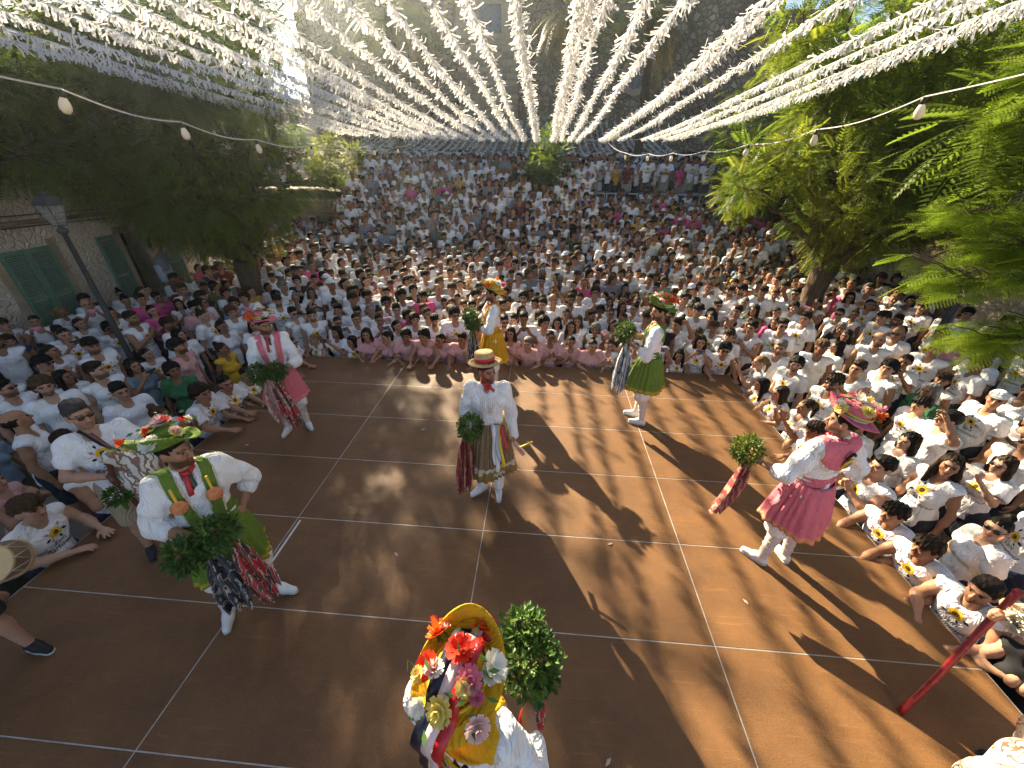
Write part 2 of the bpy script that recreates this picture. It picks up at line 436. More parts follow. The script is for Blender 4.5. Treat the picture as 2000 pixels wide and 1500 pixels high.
M_dark = mk("dark_steel", (0.03, 0.03, 0.032), 0.5, n=.3, ns=20, spec=.4)
TS = 0.9478
stage = tag(empty("stage_floor"), kind="structure")
me_panel = None
for i in range(4):
    for j in range(-1, 7):
        x0 = -2 + 2 * i; y1 = -TS * j; y0 = y1 - TS
        if me_panel is None:
            b = MB(); b.bbox((-1 + .005, -TS / 2 + .005, -.05), (1 - .005, TS / 2 - .005, 0.0), 0.002); me_panel = b.mesh("floor_panel", [M_stage])
        o = obj("floor_panel", me_panel, stage, (x0 + 1, (y0 + y1) / 2, RNG.uniform(-.0012, .0004)))
        o.rotation_euler = (0, 0, math.pi * int(RNG.integers(0, 2)))
for i in range(5):
    x = -2 + 2 * i; b = MB(); b.box((-.0038, 0, 0), (.0038, 8 * TS, .03)); b.obj("edge_strip", [M_alu], stage, loc=(x, -7 * TS, -.0318))
for j in range(-1, 8):
    for i in range(4):
        b = MB(); b.box((0.006, -.0038, 0), (1.994, .0038, .03)); b.obj("edge_strip", [M_alu], stage, loc=(-2 + 2 * i, -TS * j, -.0322))
b = MB(); b.box((0, 0, 0), (.02, .74, .0025)); b.obj("tape_strip", [mk("white_tape", (.7, .7, .68), .6, n=.2, ns=15)], stage, loc=(.035, -3.62, .0008))
b = MB(); b.box((-2.0, -6.63, -.30), (6.0, .94, -.07)); b.obj("stage_frame", [M_dark], stage)
b = MB(); M_skirt = mk("black_stage_skirt", (.02, .02, .022), .9, n=.3, ns=8)
for (a0, a1, bx, by) in (((-1.99, .945), (5.99, .955), 0, 0),):
    b.box((-1.99, .905, GZ), (5.99, .935, -.30)); b.box((-1.985, -6.6, GZ), (-1.955, .9, -.30)); b.box((5.955, -6.6, GZ), (5.985, .9, -.30))
b.obj("stage_skirt", [M_skirt], stage)

# ------------------------------------------------------------------ church
ch = empty("church", (0, 26, 0), label="tall rubble stone church with a square framed clock and a round window", cat="church")
b = MB(); b.box((-13.9, 0.02, -3), (16.0, 14, 11.9)); b.obj("wall", [M_rubble], ch)
b = MB(); b.box((16.0, 0.3, -3), (19.6, 12, 10.6)); b.obj("aisle_wall", [M_rubble], ch)
b = MB(); b.box((15.9, -.25, 10.6), (19.9, 12, 10.8)); b.box((16.02, -.1, 10.8), (19.7, 11, 11.25)); b.obj("eaves", [mk("brown_tile", (.16, .10, .07), .9, n=.4, ns=6)], ch)
b = MB(); b.box((-14.1, -.2, 11.9), (16.2, 14, 12.1)); b.obj("cornice", [M_ashlar2], ch)
tw = empty("clock_tower_pier", (0, 0, 0)); tw.parent = ch
b = MB(); b.box((-3.42, -.30, -3), (0.44, 0.015, 11.88)); b.obj("pier_core", [M_mortar], tw)
shapes = []
for mt_ in (M_ashlar, M_ashlar2):
    mb = MB(); mb.bbox((0, -.1, 0), (1, 0, 1), .025); shapes.append(mb.mesh("ashlar_block", [mt_]))
z = 2.4; r = 0
while z < 11.4:
    hh = (0.36, 0.30, 0.40, 0.33)[r % 4]; x = -3.44
    while x < 0.42:
        w = min(RNG.uniform(.45, .85), .46 - x)
        if w < .16: w = .46 - x
        cx, cz = x + w / 2, z + hh / 2
        if not (-2.35 < cx < -.25 and 9.75 < cz < 12.0) and not (-2.3 < cx < -.9 and 6.25 < cz < 7.55):
            o = obj("ashlar_block", shapes[int(RNG.random() < .45)], tw, (x + .006, -.30 - RNG.uniform(0, .012), z + .005)); o.scale = (w - .012, 1, hh - .010)
        x += w
    z += hh; r += 1
# clock
clk = empty("clock", (-1.30, -.42, 10.88)); clk.parent = ch
b = MB()
for w, t, y in ((1.02, .16, .02), (.86, .10, -.05), (.74, .07, -.02)):
    for s in (-1, 1):
        b.bbox((s * w - t, y - .08, -w - t), (s * w + t, y + .1, w + t), .02); b.bbox((-w + t + .002, y - .078, s * w - t), (w - t - .002, y + .1, s * w + t), .02)
b.obj("clock_frame", [M_ashlar], clk)
M_face = mk("clock_face_blue", (.10, .13, .17), .55, n=.2, ns=6); M_num = mk("clock_black", (.015, .015, .015), .5, n=.2, ns=10)
b = MB()
prof = [(.0, .0), (.62, .0), (.66, .03), (.70, .03), (.70, -.02)]
n = 40; vv = []; ff = []
for r_, d in prof:
    for i in range(n): a = 2 * math.pi * i / n; vv.append((r_ * math.cos(a), -d, r_ * math.sin(a) * 1.12))
for k in range(4):
    for i in range(n): j = (i + 1) % n; ff.append((k * n + i, k * n + j, k * n + n + j, k * n + n + i))
b.add(vv, ff); b.box((-.72, .03, -.82), (.72, .08, .82)); b.obj("clock_dial", [M_face], clk, smooth=True)
ROM = ["XII", "I", "II", "III", "IIII", "V", "VI", "VII", "VIII", "IX", "X", "XI"]
def text_mesh(body, size, shear=0.0, depth=0.002):
    cu = bpy.data.curves.new("lettering", 'FONT'); cu.body = body; cu.size = size; cu.shear = shear; cu.extrude = depth
    cu.align_x = 'CENTER'; cu.align_y = 'CENTER'; cu.resolution_u = 2
    o = bpy.data.objects.new("lettering", cu); COL.objects.link(o)
    dg = bpy.context.evaluated_depsgraph_get(); me = bpy.data.meshes.new_from_object(o.evaluated_get(dg))
    bpy.data.objects.remove(o); return me
for i, t in enumerate(ROM):
    a = math.pi / 2 - 2 * math.pi * i / 12
    me = text_mesh(t, .19); me.materials.clear(); me.materials.append(M_num)
    o = obj("numeral", me, clk, (.52 * math.cos(a), -.012, .52 * math.sin(a) * 1.12)); o.rotation_euler = (math.pi / 2, -(a - math.pi / 2), 0)
for nm, a, ln, w in (("hour_hand", -172, .32, .05), ("minute_hand", -178, .50, .035)):
    b = MB(); b.add([(-w / 2, 0, -.1), (w / 2, 0, -.1), (w * .7, 0, ln * .6), (0, 0, ln), (-w * .7, 0, ln * .6)] + [(-w / 2, .01, -.1), (w / 2, .01, -.1), (w * .7, .01, ln * .6), (0, .01, ln), (-w * .7, .01, ln * .6)],
              [(0, 1, 2, 3, 4), (9, 8, 7, 6, 5), (0, 5, 6, 1), (1, 6, 7, 2), (2, 7, 8, 3), (3, 8, 9, 4), (4, 9, 5, 0)])
    o = b.obj(nm, [M_num], clk, loc=(0, -.03 - (.015 if nm[0] == 'm' else 0), 0)); o.rotation_euler = (0, math.radians(a), 0)
# coat of arms relief
rl = empty("carved_relief", (-1.6, -.42, 6.9)); rl.parent = ch
b = MB(); b.bbox((-.72, 0, -.62), (.72, .13, .62), .04); b.obj("relief_panel", [M_ashlar], rl)
pr = [el((0, 0, 0), (.24, .07, .32)), el((0, -.02, .40), (.17, .07, .10)), el((0, -.05, .05), (.12, .05, .15))]
for s in (-1, 1):
    pr += [rc((s * .28, 0, .3), (s * .42, 0, .05), .06, .08), rc((s * .42, 0, .05), (s * .30, 0, -.3), .08, .05), el((s * .5, 0, .35), (.09, .06, .09)), rc((s * .1, 0, -.38), (s * .4, 0, -.42), .05, .07)]
v, f = sdf_mesh(pr, .03, .03); obj("relief_carving", mesh("relief_carving", v, f, [M_ashlar]), rl)
# oculus and niche window
oc = empty("round_window", (7.96, 0, 8.19)); oc.parent = ch
def ring_xz(r0, r1, y0, y1, n=36, sz=1.0):
    vv = []; ff = []
    for r_, y in ((r0, y0), (r1, y0), (r1, y1), (r0, y1)):
        for i in range(n): a = 2 * math.pi * i / n; vv.append((r_ * math.cos(a), y, r_ * math.sin(a) * sz))
    for k in range(4):
        for i in range(n): j = (i + 1) % n; q = ((k + 1) % 4) * n; ff.append((k * n + i, q + i, q + j, k * n + j))
    return vv, ff
b = MB(); b.add(*ring_xz(.72, 1.02, -.12, .05)); b.add(*ring_xz(.64, .74, -.05, .05)); b.obj("window_frame", [M_ashlar], oc)
M_gl = mk("dull_leaded_glass", (.10, .12, .15), .35, n=.4, ns=5, spec=.5)
vv = [(0, -.01, 0)] + [(.68 * math.cos(2 * math.pi * i / 36), -.01, .68 * math.sin(2 * math.pi * i / 36)) for i in range(36)]
obj("pane", mesh("pane", vv, [(0, (i + 1) % 36 + 1, i + 1) for i in range(36)], [M_gl], False), oc)
nw = empty("niche_window", (-5.6, 0, 9.75)); nw.parent = ch
b = MB(); b.box((-.28, -.012, -.6), (.28, .0, .6)); b.obj("pane", [mk("dark_opening", (.02, .02, .022), .6, n=.3, ns=5)], nw)
b = MB()
b.box((-.48, -.1, -.8), (-.28, 0, .8)); b.box((.28, -.1, -.8), (.48, 0, .8)); b.box((-.279, -.098, .6), (.279, 0, .8)); b.box((-.279, -.098, -.8), (.279, 0, -.6)); b.obj("window_frame", [M_ashlar2], nw)

# ------------------------------------------------------------------ house on the left with green shutters, wall on the right
hs = empty("stone_house", (-8.5, 0, 0), label="rubble stone house with green louvred shutters beside the crowd", cat="house")
b = MB()
b.box((-6, -12, GZ - .3), (0, 4.22, 5.6)); b.box((-6, 5.08, GZ - .3), (0, 6.6, 5.6)); b.box((-6, 4.22, 1.62), (-.002, 5.08, 5.6)); b.box((-6, 4.22, GZ - .3), (-.002, 5.08, -.20))
b.obj("wall", [M_house], hs)
b = MB(); b.box((-.9, 4.222, -.199), (-.8, 5.078, 1.619)); b.obj("door_panel", [mk("dark_door", (.045, .035, .028), .6, n=.4, ns=5)], hs)
b = MB()
for y in (4.10, 5.08): b.bbox((-.1, y, -.21), (.05, y + .12, 1.62), .01)
b.bbox((-.1, 4.10, 1.622), (.05, 5.20, 1.78), .01); b.obj("door_surround", [M_ashlar], hs)
b = MB(); b.bbox((.052, 4.0, GZ), (.75, 5.3, -.19), .02); b.obj("door_step", [M_coping], hs)
b = MB(); b.bbox((.0, -12, 2.08), (.14, 6.62, 2.16), .02); b.obj("string_course", [M_ashlar2], hs)
for z, yy in ((2.02, .06), (2.24, .05)):
    b = MB(); b.tube([(yy, y, z + .02 * math.sin(y)) for y in np.linspace(-11, 6.5, 40)], .012, 6); b.obj("cable", [M_dark], hs)
b = MB(); b.box((-6.3, -12.3, 5.6), (.45, 6.9, 5.75)); b.obj("eaves", [mk("clay_tile", (.36, .17, .09), .9, n=.35, ns=7)], hs)
M_shut = mk("green_shutter_paint", (.115, .22, .155), .55, n=.25, ns=12, spec=.3)
def shutter(y0, y1, z0, z1, ang=0.0, name="shutter"):
    """one louvred leaf hinged on the wall, slats tilted"""
    s = empty(name, (.055, y0, z0)); s.parent = hs; s.rotation_euler = (0, 0, ang)
    W = y1 - y0; Hh = z1 - z0; b = MB()
    for y in (0, W - .06): b.bbox((-.02, y, 0), (.02, y + .06, Hh), .005)
    for z in (0, Hh * .48, Hh - .08): b.bbox((-.018, .061, z), (.018, W - .061, z + .08), .005)
    b.obj("frame", [M_shut], s)
    b = MB()
    z = .1
    while z < Hh - .1:
        if abs(z - Hh * .48 - .04) > .06:
            b.box((-.016, .062, -.004), (.016, W - .062, .004), R=roty(.7), t=(0, 0, z))
        z += .042
    b.obj("louvres", [M_shut], s)["kind"] = "stuff"
shutter(1.66, 2.12, -.35, 1.62); shutter(2.13, 2.60, -.35, 1.62)
b = MB(); b.bbox((0, 1.52, -.5), (.05, 1.65, 1.75), .01); b.bbox((0, 2.61, -.5), (.05, 2.74, 1.75), .01); b.obj("window_surround", [M_ashlar], hs)
shutter(3.60, 4.08, -.20, 1.62, .06); shutter(5.20, 5.72, -.20, 1.62, -.06)
shutter(-1.2, -.74, -.35, 1.62); shutter(-.73, -.28, -.35, 1.62)
hr = empty("garden_wall", (12.6, 0, 0), label="plastered pale stone wall behind the crowd under the trees on the sunny side", cat="wall")
b = MB(); b.box((0, -6, GZ - .3), (.5, 11, 2.4)); b.obj("wall", [M_house], hr)
b = MB(); b.bbox((-.06, -6, 2.41), (.56, 11, 2.5), .02); b.obj("coping", [M_coping], hr)

# ------------------------------------------------------------------ trees
M_bark = mk("grey_brown_bark", (.115, .082, .055), .95, n=.5, ns=7, bump=.03, bs=12, wscale=(1, 1, .35), spec=.1)
M_leaf = mk("feathery_leaf", (.135, .195, .026), .5, vcol=True, transl=.62, tcol=None, spec=.3, n=.25, ns=1.2)
def frond_template(L=.5, pairs=9, pin=.145, w=.026, detail=0):
    """bipinnate frond along +x, flat in xy; returns quads. detail>0: pinnae split into single leaflets"""
    V = []; F = []
    def quad(a, b, c, d):
        i = len(V); V.extend([a, b, c, d]); F.extend([(i, i + 1, i + 2), (i, i + 2, i + 3)])
    def tri(a, b, c):
        i = len(V); V.extend([a, b, c]); F.append((i, i + 1, i + 2))
    def arch(t): return -.16 * L * t * t
    quad((0, -.003, 0), (L * .5, -.003, arch(.5)), (L * .5, .003, arch(.5)), (0, .003, 0))
    quad((L * .5, -.003, arch(.5)), (L, -.001, arch(1)), (L, .001, arch(1)), (L * .5, .003, arch(.5)))
    for i in range(pairs):
        t = .15 + .85 * (i + .5) / pairs; pl = pin * (1 - .75 * abs(t - .45) ** 1.4) * (1.0 if t < .9 else .7)
        for s in (-1, 1):
            a = np.array([L * t, 0, arch(t)]); d = np.array([.55, s * .83, -.12]); d /= np.linalg.norm(d)
            n = np.array([-d[1], d[0], 0]) * s
            if detail == 0:
                m = a + d * pl * .22; e = a + d * pl * 1.05
                tri(tuple(m - n * w * .62 + [0, 0, .004]), tuple(e), tuple(m + n * w * .62 - [0, 0, .004]))
            else:
                for k in range(detail):
                    q = (k + .6) / detail; c0 = a + d * pl * q; ll = .0135 * (1 - .6 * abs(q - .45))
                    for s2 in (-1, 1):
                        e = c0 + (d * .5 + n * s2 * .85) * ll; mm = c0 + (d * .5 + n * s2 * .85) * ll * .5
                        o = d * .0042
                        tri(tuple(c0 - o * .6), tuple(e), tuple(mm * .4 + c0 * .6 + o * 1.7))
    return np.array(V), np.array(F)
def scatter(template, origins, dirs, scale, roll=None, cols=None, up=(0, 0, 1)):
    tv, tf = template; n = len(origins); dirs = dirs / (np.linalg.norm(dirs, axis=1, keepdims=True) + 1e-9)
    upv = np.broadcast_to(np.asarray(up, float), dirs.shape) + RNG.normal(0, .25, dirs.shape)
    y = np.cross(upv, dirs); y /= (np.linalg.norm(y, axis=1, keepdims=True) + 1e-9); z = np.cross(dirs, y)
    s = np.asarray(scale)[:, None, None]
    V = origins[:, None, :] + s * (tv[None, :, 0:1] * dirs[:, None] + tv[None, :, 1:2] * y[:, None] + tv[None, :, 2:3] * z[:, None])
    F = tf[None] + (np.arange(n) * len(tv))[:, None, None]
    Cc = np.repeat(cols, len(tv), 0) if cols is not None else None
    return V.reshape(-1, 3), F.reshape(-1, tf.shape[1]), Cc
FROND = frond_template()
def clump_crown(clumps, per, rad, tmpl=FROND, droop=.35, sc=(.8, 1.25), tint=(1, 1, 1)):
    O = []; Dd = []; Cc = []
    for c in clumps:
        r = rad * RNG.uniform(.75, 1.25); n = int(per * RNG.uniform(.8, 1.2))
        d = RNG.normal(size=(n, 3)); d[:, 2] = d[:, 2] * .7 + .15; d /= np.linalg.norm(d, axis=1, keepdims=True)
        O.append(np.array(c) + d * r * RNG.uniform(.15, .75, (n, 1)))
        d2 = d + RNG.normal(0, .3, (n, 3)); d2[:, 2] -= droop; Dd.append(d2)
        br = RNG.uniform(.75, 1.2); Cc.append(np.array(tint) * br * RNG.uniform(.8, 1.25, (n, 1)) * np.array([RNG.uniform(.85, 1.25), 1, RNG.uniform(.7, 1.1)]))
    O = np.concatenate(O); return scatter(tmpl, O, np.concatenate(Dd), RNG.uniform(*sc, len(O)), cols=np.concatenate(Cc))
def limb(mb, a, b, r0, r1, wob=.12, n=7):
    a, b = np.array(a, float), np.array(b, float); t = np.linspace(0, 1, n)[:, None]
    p = a + (b - a) * t; L_ = np.linalg.norm(b - a); p[1:-1] += RNG.normal(0, wob * L_ * .25, (n - 2, 3)); p[:, 2] += (np.sin(t[:, 0] * math.pi) * L_ * .06)
    mb.tube(p, np.linspace(r0, r1, n), 9)
    return p
def jacaranda(name, label, base, fork, crown, n_cl, per, rad, trunk_r, extra=(), sc=(.8, 1.25), droop=.35, tint=(1, 1, 1), tm=FROND):
    t = empty(name, base, label=label, cat="tree"); B = np.array(base)
    mb = MB(); fk = np.array(fork) - B
    p = [np.array([0, 0, -.15]), fk * .35 + RNG.normal(0, .04, 3), fk * .7 + RNG.normal(0, .04, 3), fk]
    mb.tube(p, [trunk_r * 1.35, trunk_r * 1.05, trunk_r * .95, trunk_r * 1.1], 12)
    mb.obj("trunk", [M_bark], t, smooth=True)
    cl = []
    for (c, r, w) in crown:
        m = max(3, int(n_cl * w))
        d = RNG.normal(size=(m, 3)); d /= np.linalg.norm(d, axis=1, keepdims=True); cl += list(np.array(c) - B + d * np.array(r) * RNG.uniform(.55, 1.0, (m, 1)) ** .6)
    cl += [np.array(e) - B for e in extra]
    mb = MB(); pick = [cl[i] for i in RNG.permutation(len(cl))[:max(7, len(cl) // 3)]]
    for c in pick:
        mid = fk + (c - fk) * .5 + RNG.normal(0, .15, 3); mid[2] += .15
        limb(mb, fk, mid, trunk_r * .42, trunk_r * .2, .15); limb(mb, mid, c, trunk_r * .2, .012, .2)
    mb.obj("limbs", [M_bark], t, smooth=True)
    v, f, c = clump_crown(cl, per, rad, tm, droop, sc, tint)
    o = obj("crown", mesh("crown", v, f, [M_leaf], False, col=c), t); o["kind"] = "stuff"
    return t
# big tree by the right hand side of the stage
jacaranda("jacaranda_tree", "big feathery green tree with a forked trunk standing in the sunny side crowd", (9.4, 4.45, GZ), (9.5, 4.7, 1.25),
          [((9.1, 4.6, 3.1), (2.5, 1.9, 1.5), .46), ((10.6, 4.9, 4.4), (2.8, 2.2, 2.0), .42), ((9.0, 5.2, 5.6), (1.9, 1.6, 1.2), .24), ((10.6, 4.2, 2.5), (1.7, 1.2, .7), .14)], 104, 62, .68, .25, sc=(.65, 1.05), tint=(1.25, 1.2, 1))
jacaranda("jacaranda_tree", "dense dark green tree behind the forked trunk tree, near the church", (11.0, 10.2, GZ), (11.0, 10.2, 1.6),
          [((10.6, 10.2, 4.2), (2.9, 1.8, 1.9), .5), ((12.5, 9.8, 6.2), (3.2, 2.2, 2.1), .5)], 74, 42, .8, .22, sc=(.9, 1.4))
jacaranda("jacaranda_tree", "tall tree rising over the pale garden wall", (14.2, 4.0, GZ), (14.0, 4.0, 1.8),
          [((13.6, 4.2, 5.0), (2.4, 2.6, 2.4), .6), ((12.8, 3.0, 6.8), (2.2, 2.2, 1.6), .3), ((12.2, 6.4, 3.9), (1.9, 2.4, 1.7), .4)], 84, 40, .8, .2, sc=(.9, 1.4))
jacaranda("jacaranda_tree", "broad dark tree filling the gap between the church and the garden wall", (15.0, 10.5, GZ), (15.0, 10.4, 2.2),
          [((14.4, 10.0, 4.6), (3.4, 2.4, 2.6), .5), ((15.5, 9.0, 7.0), (3.4, 2.4, 2.2), .5)], 80, 34, .95, .22, sc=(1.3, 1.9))
# big trees on the shaded left
jacaranda("jacaranda_tree", "large weeping feathery tree among the crowd in front of the stone house", (-5.55, 4.35, GZ), (-5.45, 4.45, .95),
          [((-5.4, 4.4, 2.5), (1.7, 1.6, 1.1), .34), ((-6.0, 4.5, 4.1), (2.2, 1.9, 1.3), .34), ((-5.2, 5.0, 5.3), (1.9, 1.6, 1.0), .2), ((-7.0, 4.4, 3.0), (1.3, 1.5, 1.2), .2)], 116, 62, .70, .26, sc=(.65, 1.05), droop=.6, tint=(1.15, 1.1, 1))
jacaranda("jacaranda_tree", "shady tree leaning over the house eaves beside the lamp post", (-9.3, 2.2, 2.0), (-8.6, 2.2, 3.2),
          [((-7.6, 2.2, 3.9), (1.5, 1.9, 1.0), .5), ((-7.4, 3.0, 5.4), (2.2, 2.2, 1.5), .5)], 72, 56, .66, .16, sc=(.7, 1.1), droop=.5)
jacaranda("jacaranda_tree", "tall tree behind the stone house at the far end of the square", (-11.4, 8.6, GZ), (-11.3, 8.6, 2.2),
          [((-11.2, 8.6, 5.0), (2.4, 2.2, 2.2), 1.0)], 60, 40, .8, .22, sc=(.9, 1.4), droop=.5)
fh = empty("distant_house", (-20, 30, 0), label="plain distant house with a tiled roof beyond the church corner", cat="house")
b = MB(); b.box((-8, 0, -3), (5.6, 9, 6.2)); b.obj("wall", [M_house], fh)
b = MB(); b.add([(-8.4, -.4, 6.2), (6.0, -.4, 6.2), (6.0, 9.4, 6.2), (-8.4, 9.4, 6.2), (-8.4, 4.5, 8.0), (6.0, 4.5, 8.0)], [(0, 1, 5, 4), (2, 3, 4, 5), (1, 2, 5), (3, 0, 4), (3, 2, 1, 0)]); b.obj("roof", [mk("old_roof_tile", (.30, .16, .09), .9, n=.4, ns=3)], fh)
for k in range(4):
    b = MB(); b.box((-6.5 + 3.0 * k, -.03, 3.2), (-5.5 + 3.0 * k, -.005, 4.8)); b.obj("window", [M_gl], fh)
jacaranda("jacaranda_tree", "airy tree in front of the distant house beside the church corner", (-15.6, 22.5, 1.0), (-15.5, 22.5, 3.0), [((-15.2, 22.5, 5.2), (2.2, 1.8, 2.0), 1.0)], 40, 40, .85, .18, sc=(1.0, 1.5))
jacaranda("jacaranda_tree", "very tall tree whose high crown shades the bagpiper's side of the stage", (-10.2, 11.6, GZ), (-9.8, 11.7, 5.2),
          [((-9.2, 11.8, 9.2), (2.6, 2.1, 2.1), .65), ((-10.4, 11.4, 7.6), (1.8, 1.8, 1.2), .35)], 84, 44, .8, .24, sc=(.9, 1.4))
# two small trees by the terrace
def small_tree(label, base, crown_c, r, stems, ncl, tint):
    t = empty("small_tree", base, label=label, cat="tree"); B = np.array(base); mb = MB()
    for s in stems: limb(mb, (s[0] * .4, 0, -.1), np.array(crown_c) - B + [s[0] * 2, s[1], -r[2] * .3], .07, .035, .06)
    mb.obj("trunk", [M_bark], t, smooth=True)
    d = RNG.normal(size=(ncl, 3)); d /= np.linalg.norm(d, axis=1, keepdims=True)
    cl = list(np.array(crown_c) - B + d * np.array(r) * RNG.uniform(.3, 1, (ncl, 1)) ** .5)
    v, f, c = clump_crown(cl, 60, .46, FROND, .2, (.4, .65), tint)
    o = obj("crown", mesh("crown", v, f, [M_leaf], False, col=c), t); o["kind"] = "stuff"
small_tree("small round light green tree with two thin stems by the terrace wall", (-5.95, 12.3, -.65), (-6.2, 12.3, 3.0), (1.2, 1.0, 1.2), ((.2, 0), (-.25, .1)), 44, (1.25, 1.1, .8))
small_tree("small upright green tree standing on the central steps", (2.5, 12.3, 1.3), (2.5, 12.4, 3.05), (.95, .9, 1.25), ((.02, 0),), 38, (.85, .95, .8))

# palms
M_palmtrunk = mk("palm_trunk_fibre", (.13, .09, .06), .95, n=.5, ns=6, bump=.04, bs=10, wscale=(1, 1, 3), spec=.1)
M_palm = mk("palm_leaf", (.09, .115, .035), .5, vcol=True, transl=.3, n=.3, ns=2)
def palm_frond(L=3.0, n=34):
    V = []; F = []
    def P(t): return np.array([L * t * (1 - .18 * t), 0, .25 * L * t - .75 * L * t * t])
    def quad(*q): i = len(V); V.extend([tuple(a) for a in q]); F.append((i, i + 1, i + 2, i + 3))
    for i in range(8):
        a, c = P(i / 8), P((i + 1) / 8); w = .03 * (1 - i / 9); quad(a + [0, -w, 0], c + [0, -w, 0], c + [0, w, 0], a + [0, w, 0])
    for i in range(n):
        t = .12 + .86 * i / n; a = P(t); d = P(min(t + .02, 1)) - P(t - .02); d /= np.linalg.norm(d)
        ll = .55 * math.sin(math.pi * (.12 + .85 * t)) + .12
        for s in (-1, 1):
            e = a + (d * .55 + np.array([0, s * .8, -.25])) * ll; m = (a + e) / 2 + [0, 0, .03]; quad(a - d * .008, m - d * .02, e, m + d * .02)
    return np.array(V), np.array(F)
PALM = palm_frond()
def palm(label, base, top, n=34):
    t = empty("palm_tree", base, label=label, cat="palm"); B = np.array(base); T = np.array(top) - B
    mb = MB(); zs = np.linspace(0, 1, 26); p = T * zs[:, None]; p[:, 0] += .15 * np.sin(zs * 3)
    mb.tube(p, .21 + .025 * (np.arange(26) % 2) - .03 * zs, 12); mb.obj("trunk", [M_palmtrunk], t, smooth=False)
    az = RNG.uniform(0, 2 * math.pi, n); eln = RNG.uniform(-.7, 1.2, n)
    d = np.stack([np.cos(az) * np.cos(eln), np.sin(az) * np.cos(eln), np.sin(eln)], 1)
    cols = np.where(eln[:, None] < -.3, np.array([1.6, .95, .7]), np.array([1, 1, 1.0])) * RNG.uniform(.7, 1.2, (n, 1))
    v, f, c = scatter(PALM, np.tile(p[-1], (n, 1)), d, RNG.uniform(.8, 1.15, n), cols=cols)
    o = obj("crown", mesh("crown", v, f, [M_palm], False, col=c), t); o["kind"] = "stuff"
palm("palm tree with a brown trunk in front of the church, left of the clock", (-5.3, 17.2, 1.9), (-5.0, 17.4, 9.0))
palm("palm tree with drooping fronds in front of the church, beside the round window", (7.0, 17.2, 1.9), (6.7, 17.4, 9.0))
palm("slender palm whose fronds hang before the church between clock and round window", (3.2, 19.5, 2.0), (3.3, 19.7, 9.6))
palm("palm silhouetted against the sky beside the church corner", (-12.6, 18.0, 1.0), (-12.2, 18.0, 9.2), 40)
# ------------------------------------------------------------------ people: shared shapes
M_skin = mk("skin", (1, 1, 1), .55, vcol=True, ocol=True, spec=.35, n=.08, ns=40)
M_cloth = mk("cotton_cloth", (1, 1, 1), .85, ocol=True, spec=.15, n=.06, ns=9, bump=.004, bs=26, fold=.06, fs=5.0)
M_clothv = mk("cotton_cloth_tinted", (1, 1, 1), .85, ocol=True, vcol=True, spec=.15, n=.06, ns=9, bump=.004, bs=26, fold=.04, fs=5.0)
M_hair = mk("hair", (1, 1, 1), .62, ocol=True, spec=.14, n=.45, ns=34, wscale=(1, 1, .25), bump=.004, bs=60)
M_lens = mk("dark_lens", (.008, .008, .009), .12, n=.1, ns=30, spec=.6)
M_phone = mk("phone_case", (1, 1, 1), .35, ocol=True, n=.05, ns=30, spec=.5)
M_screen = mk("phone_screen", (.012, .013, .016), .15, n=.1, ns=30, spec=.6)
M_yellow = mk("print_yellow", (.80, .50, .02), .8, n=.2, ns=40)
M_brown = mk("print_brown", (.05, .025, .012), .8, n=.2, ns=40)
M_black = mk("print_black", (.012, .012, .013), .8, n=.2, ns=40)
M_pinkp = mk("print_pink", (.55, .22, .28), .8, n=.2, ns=40)

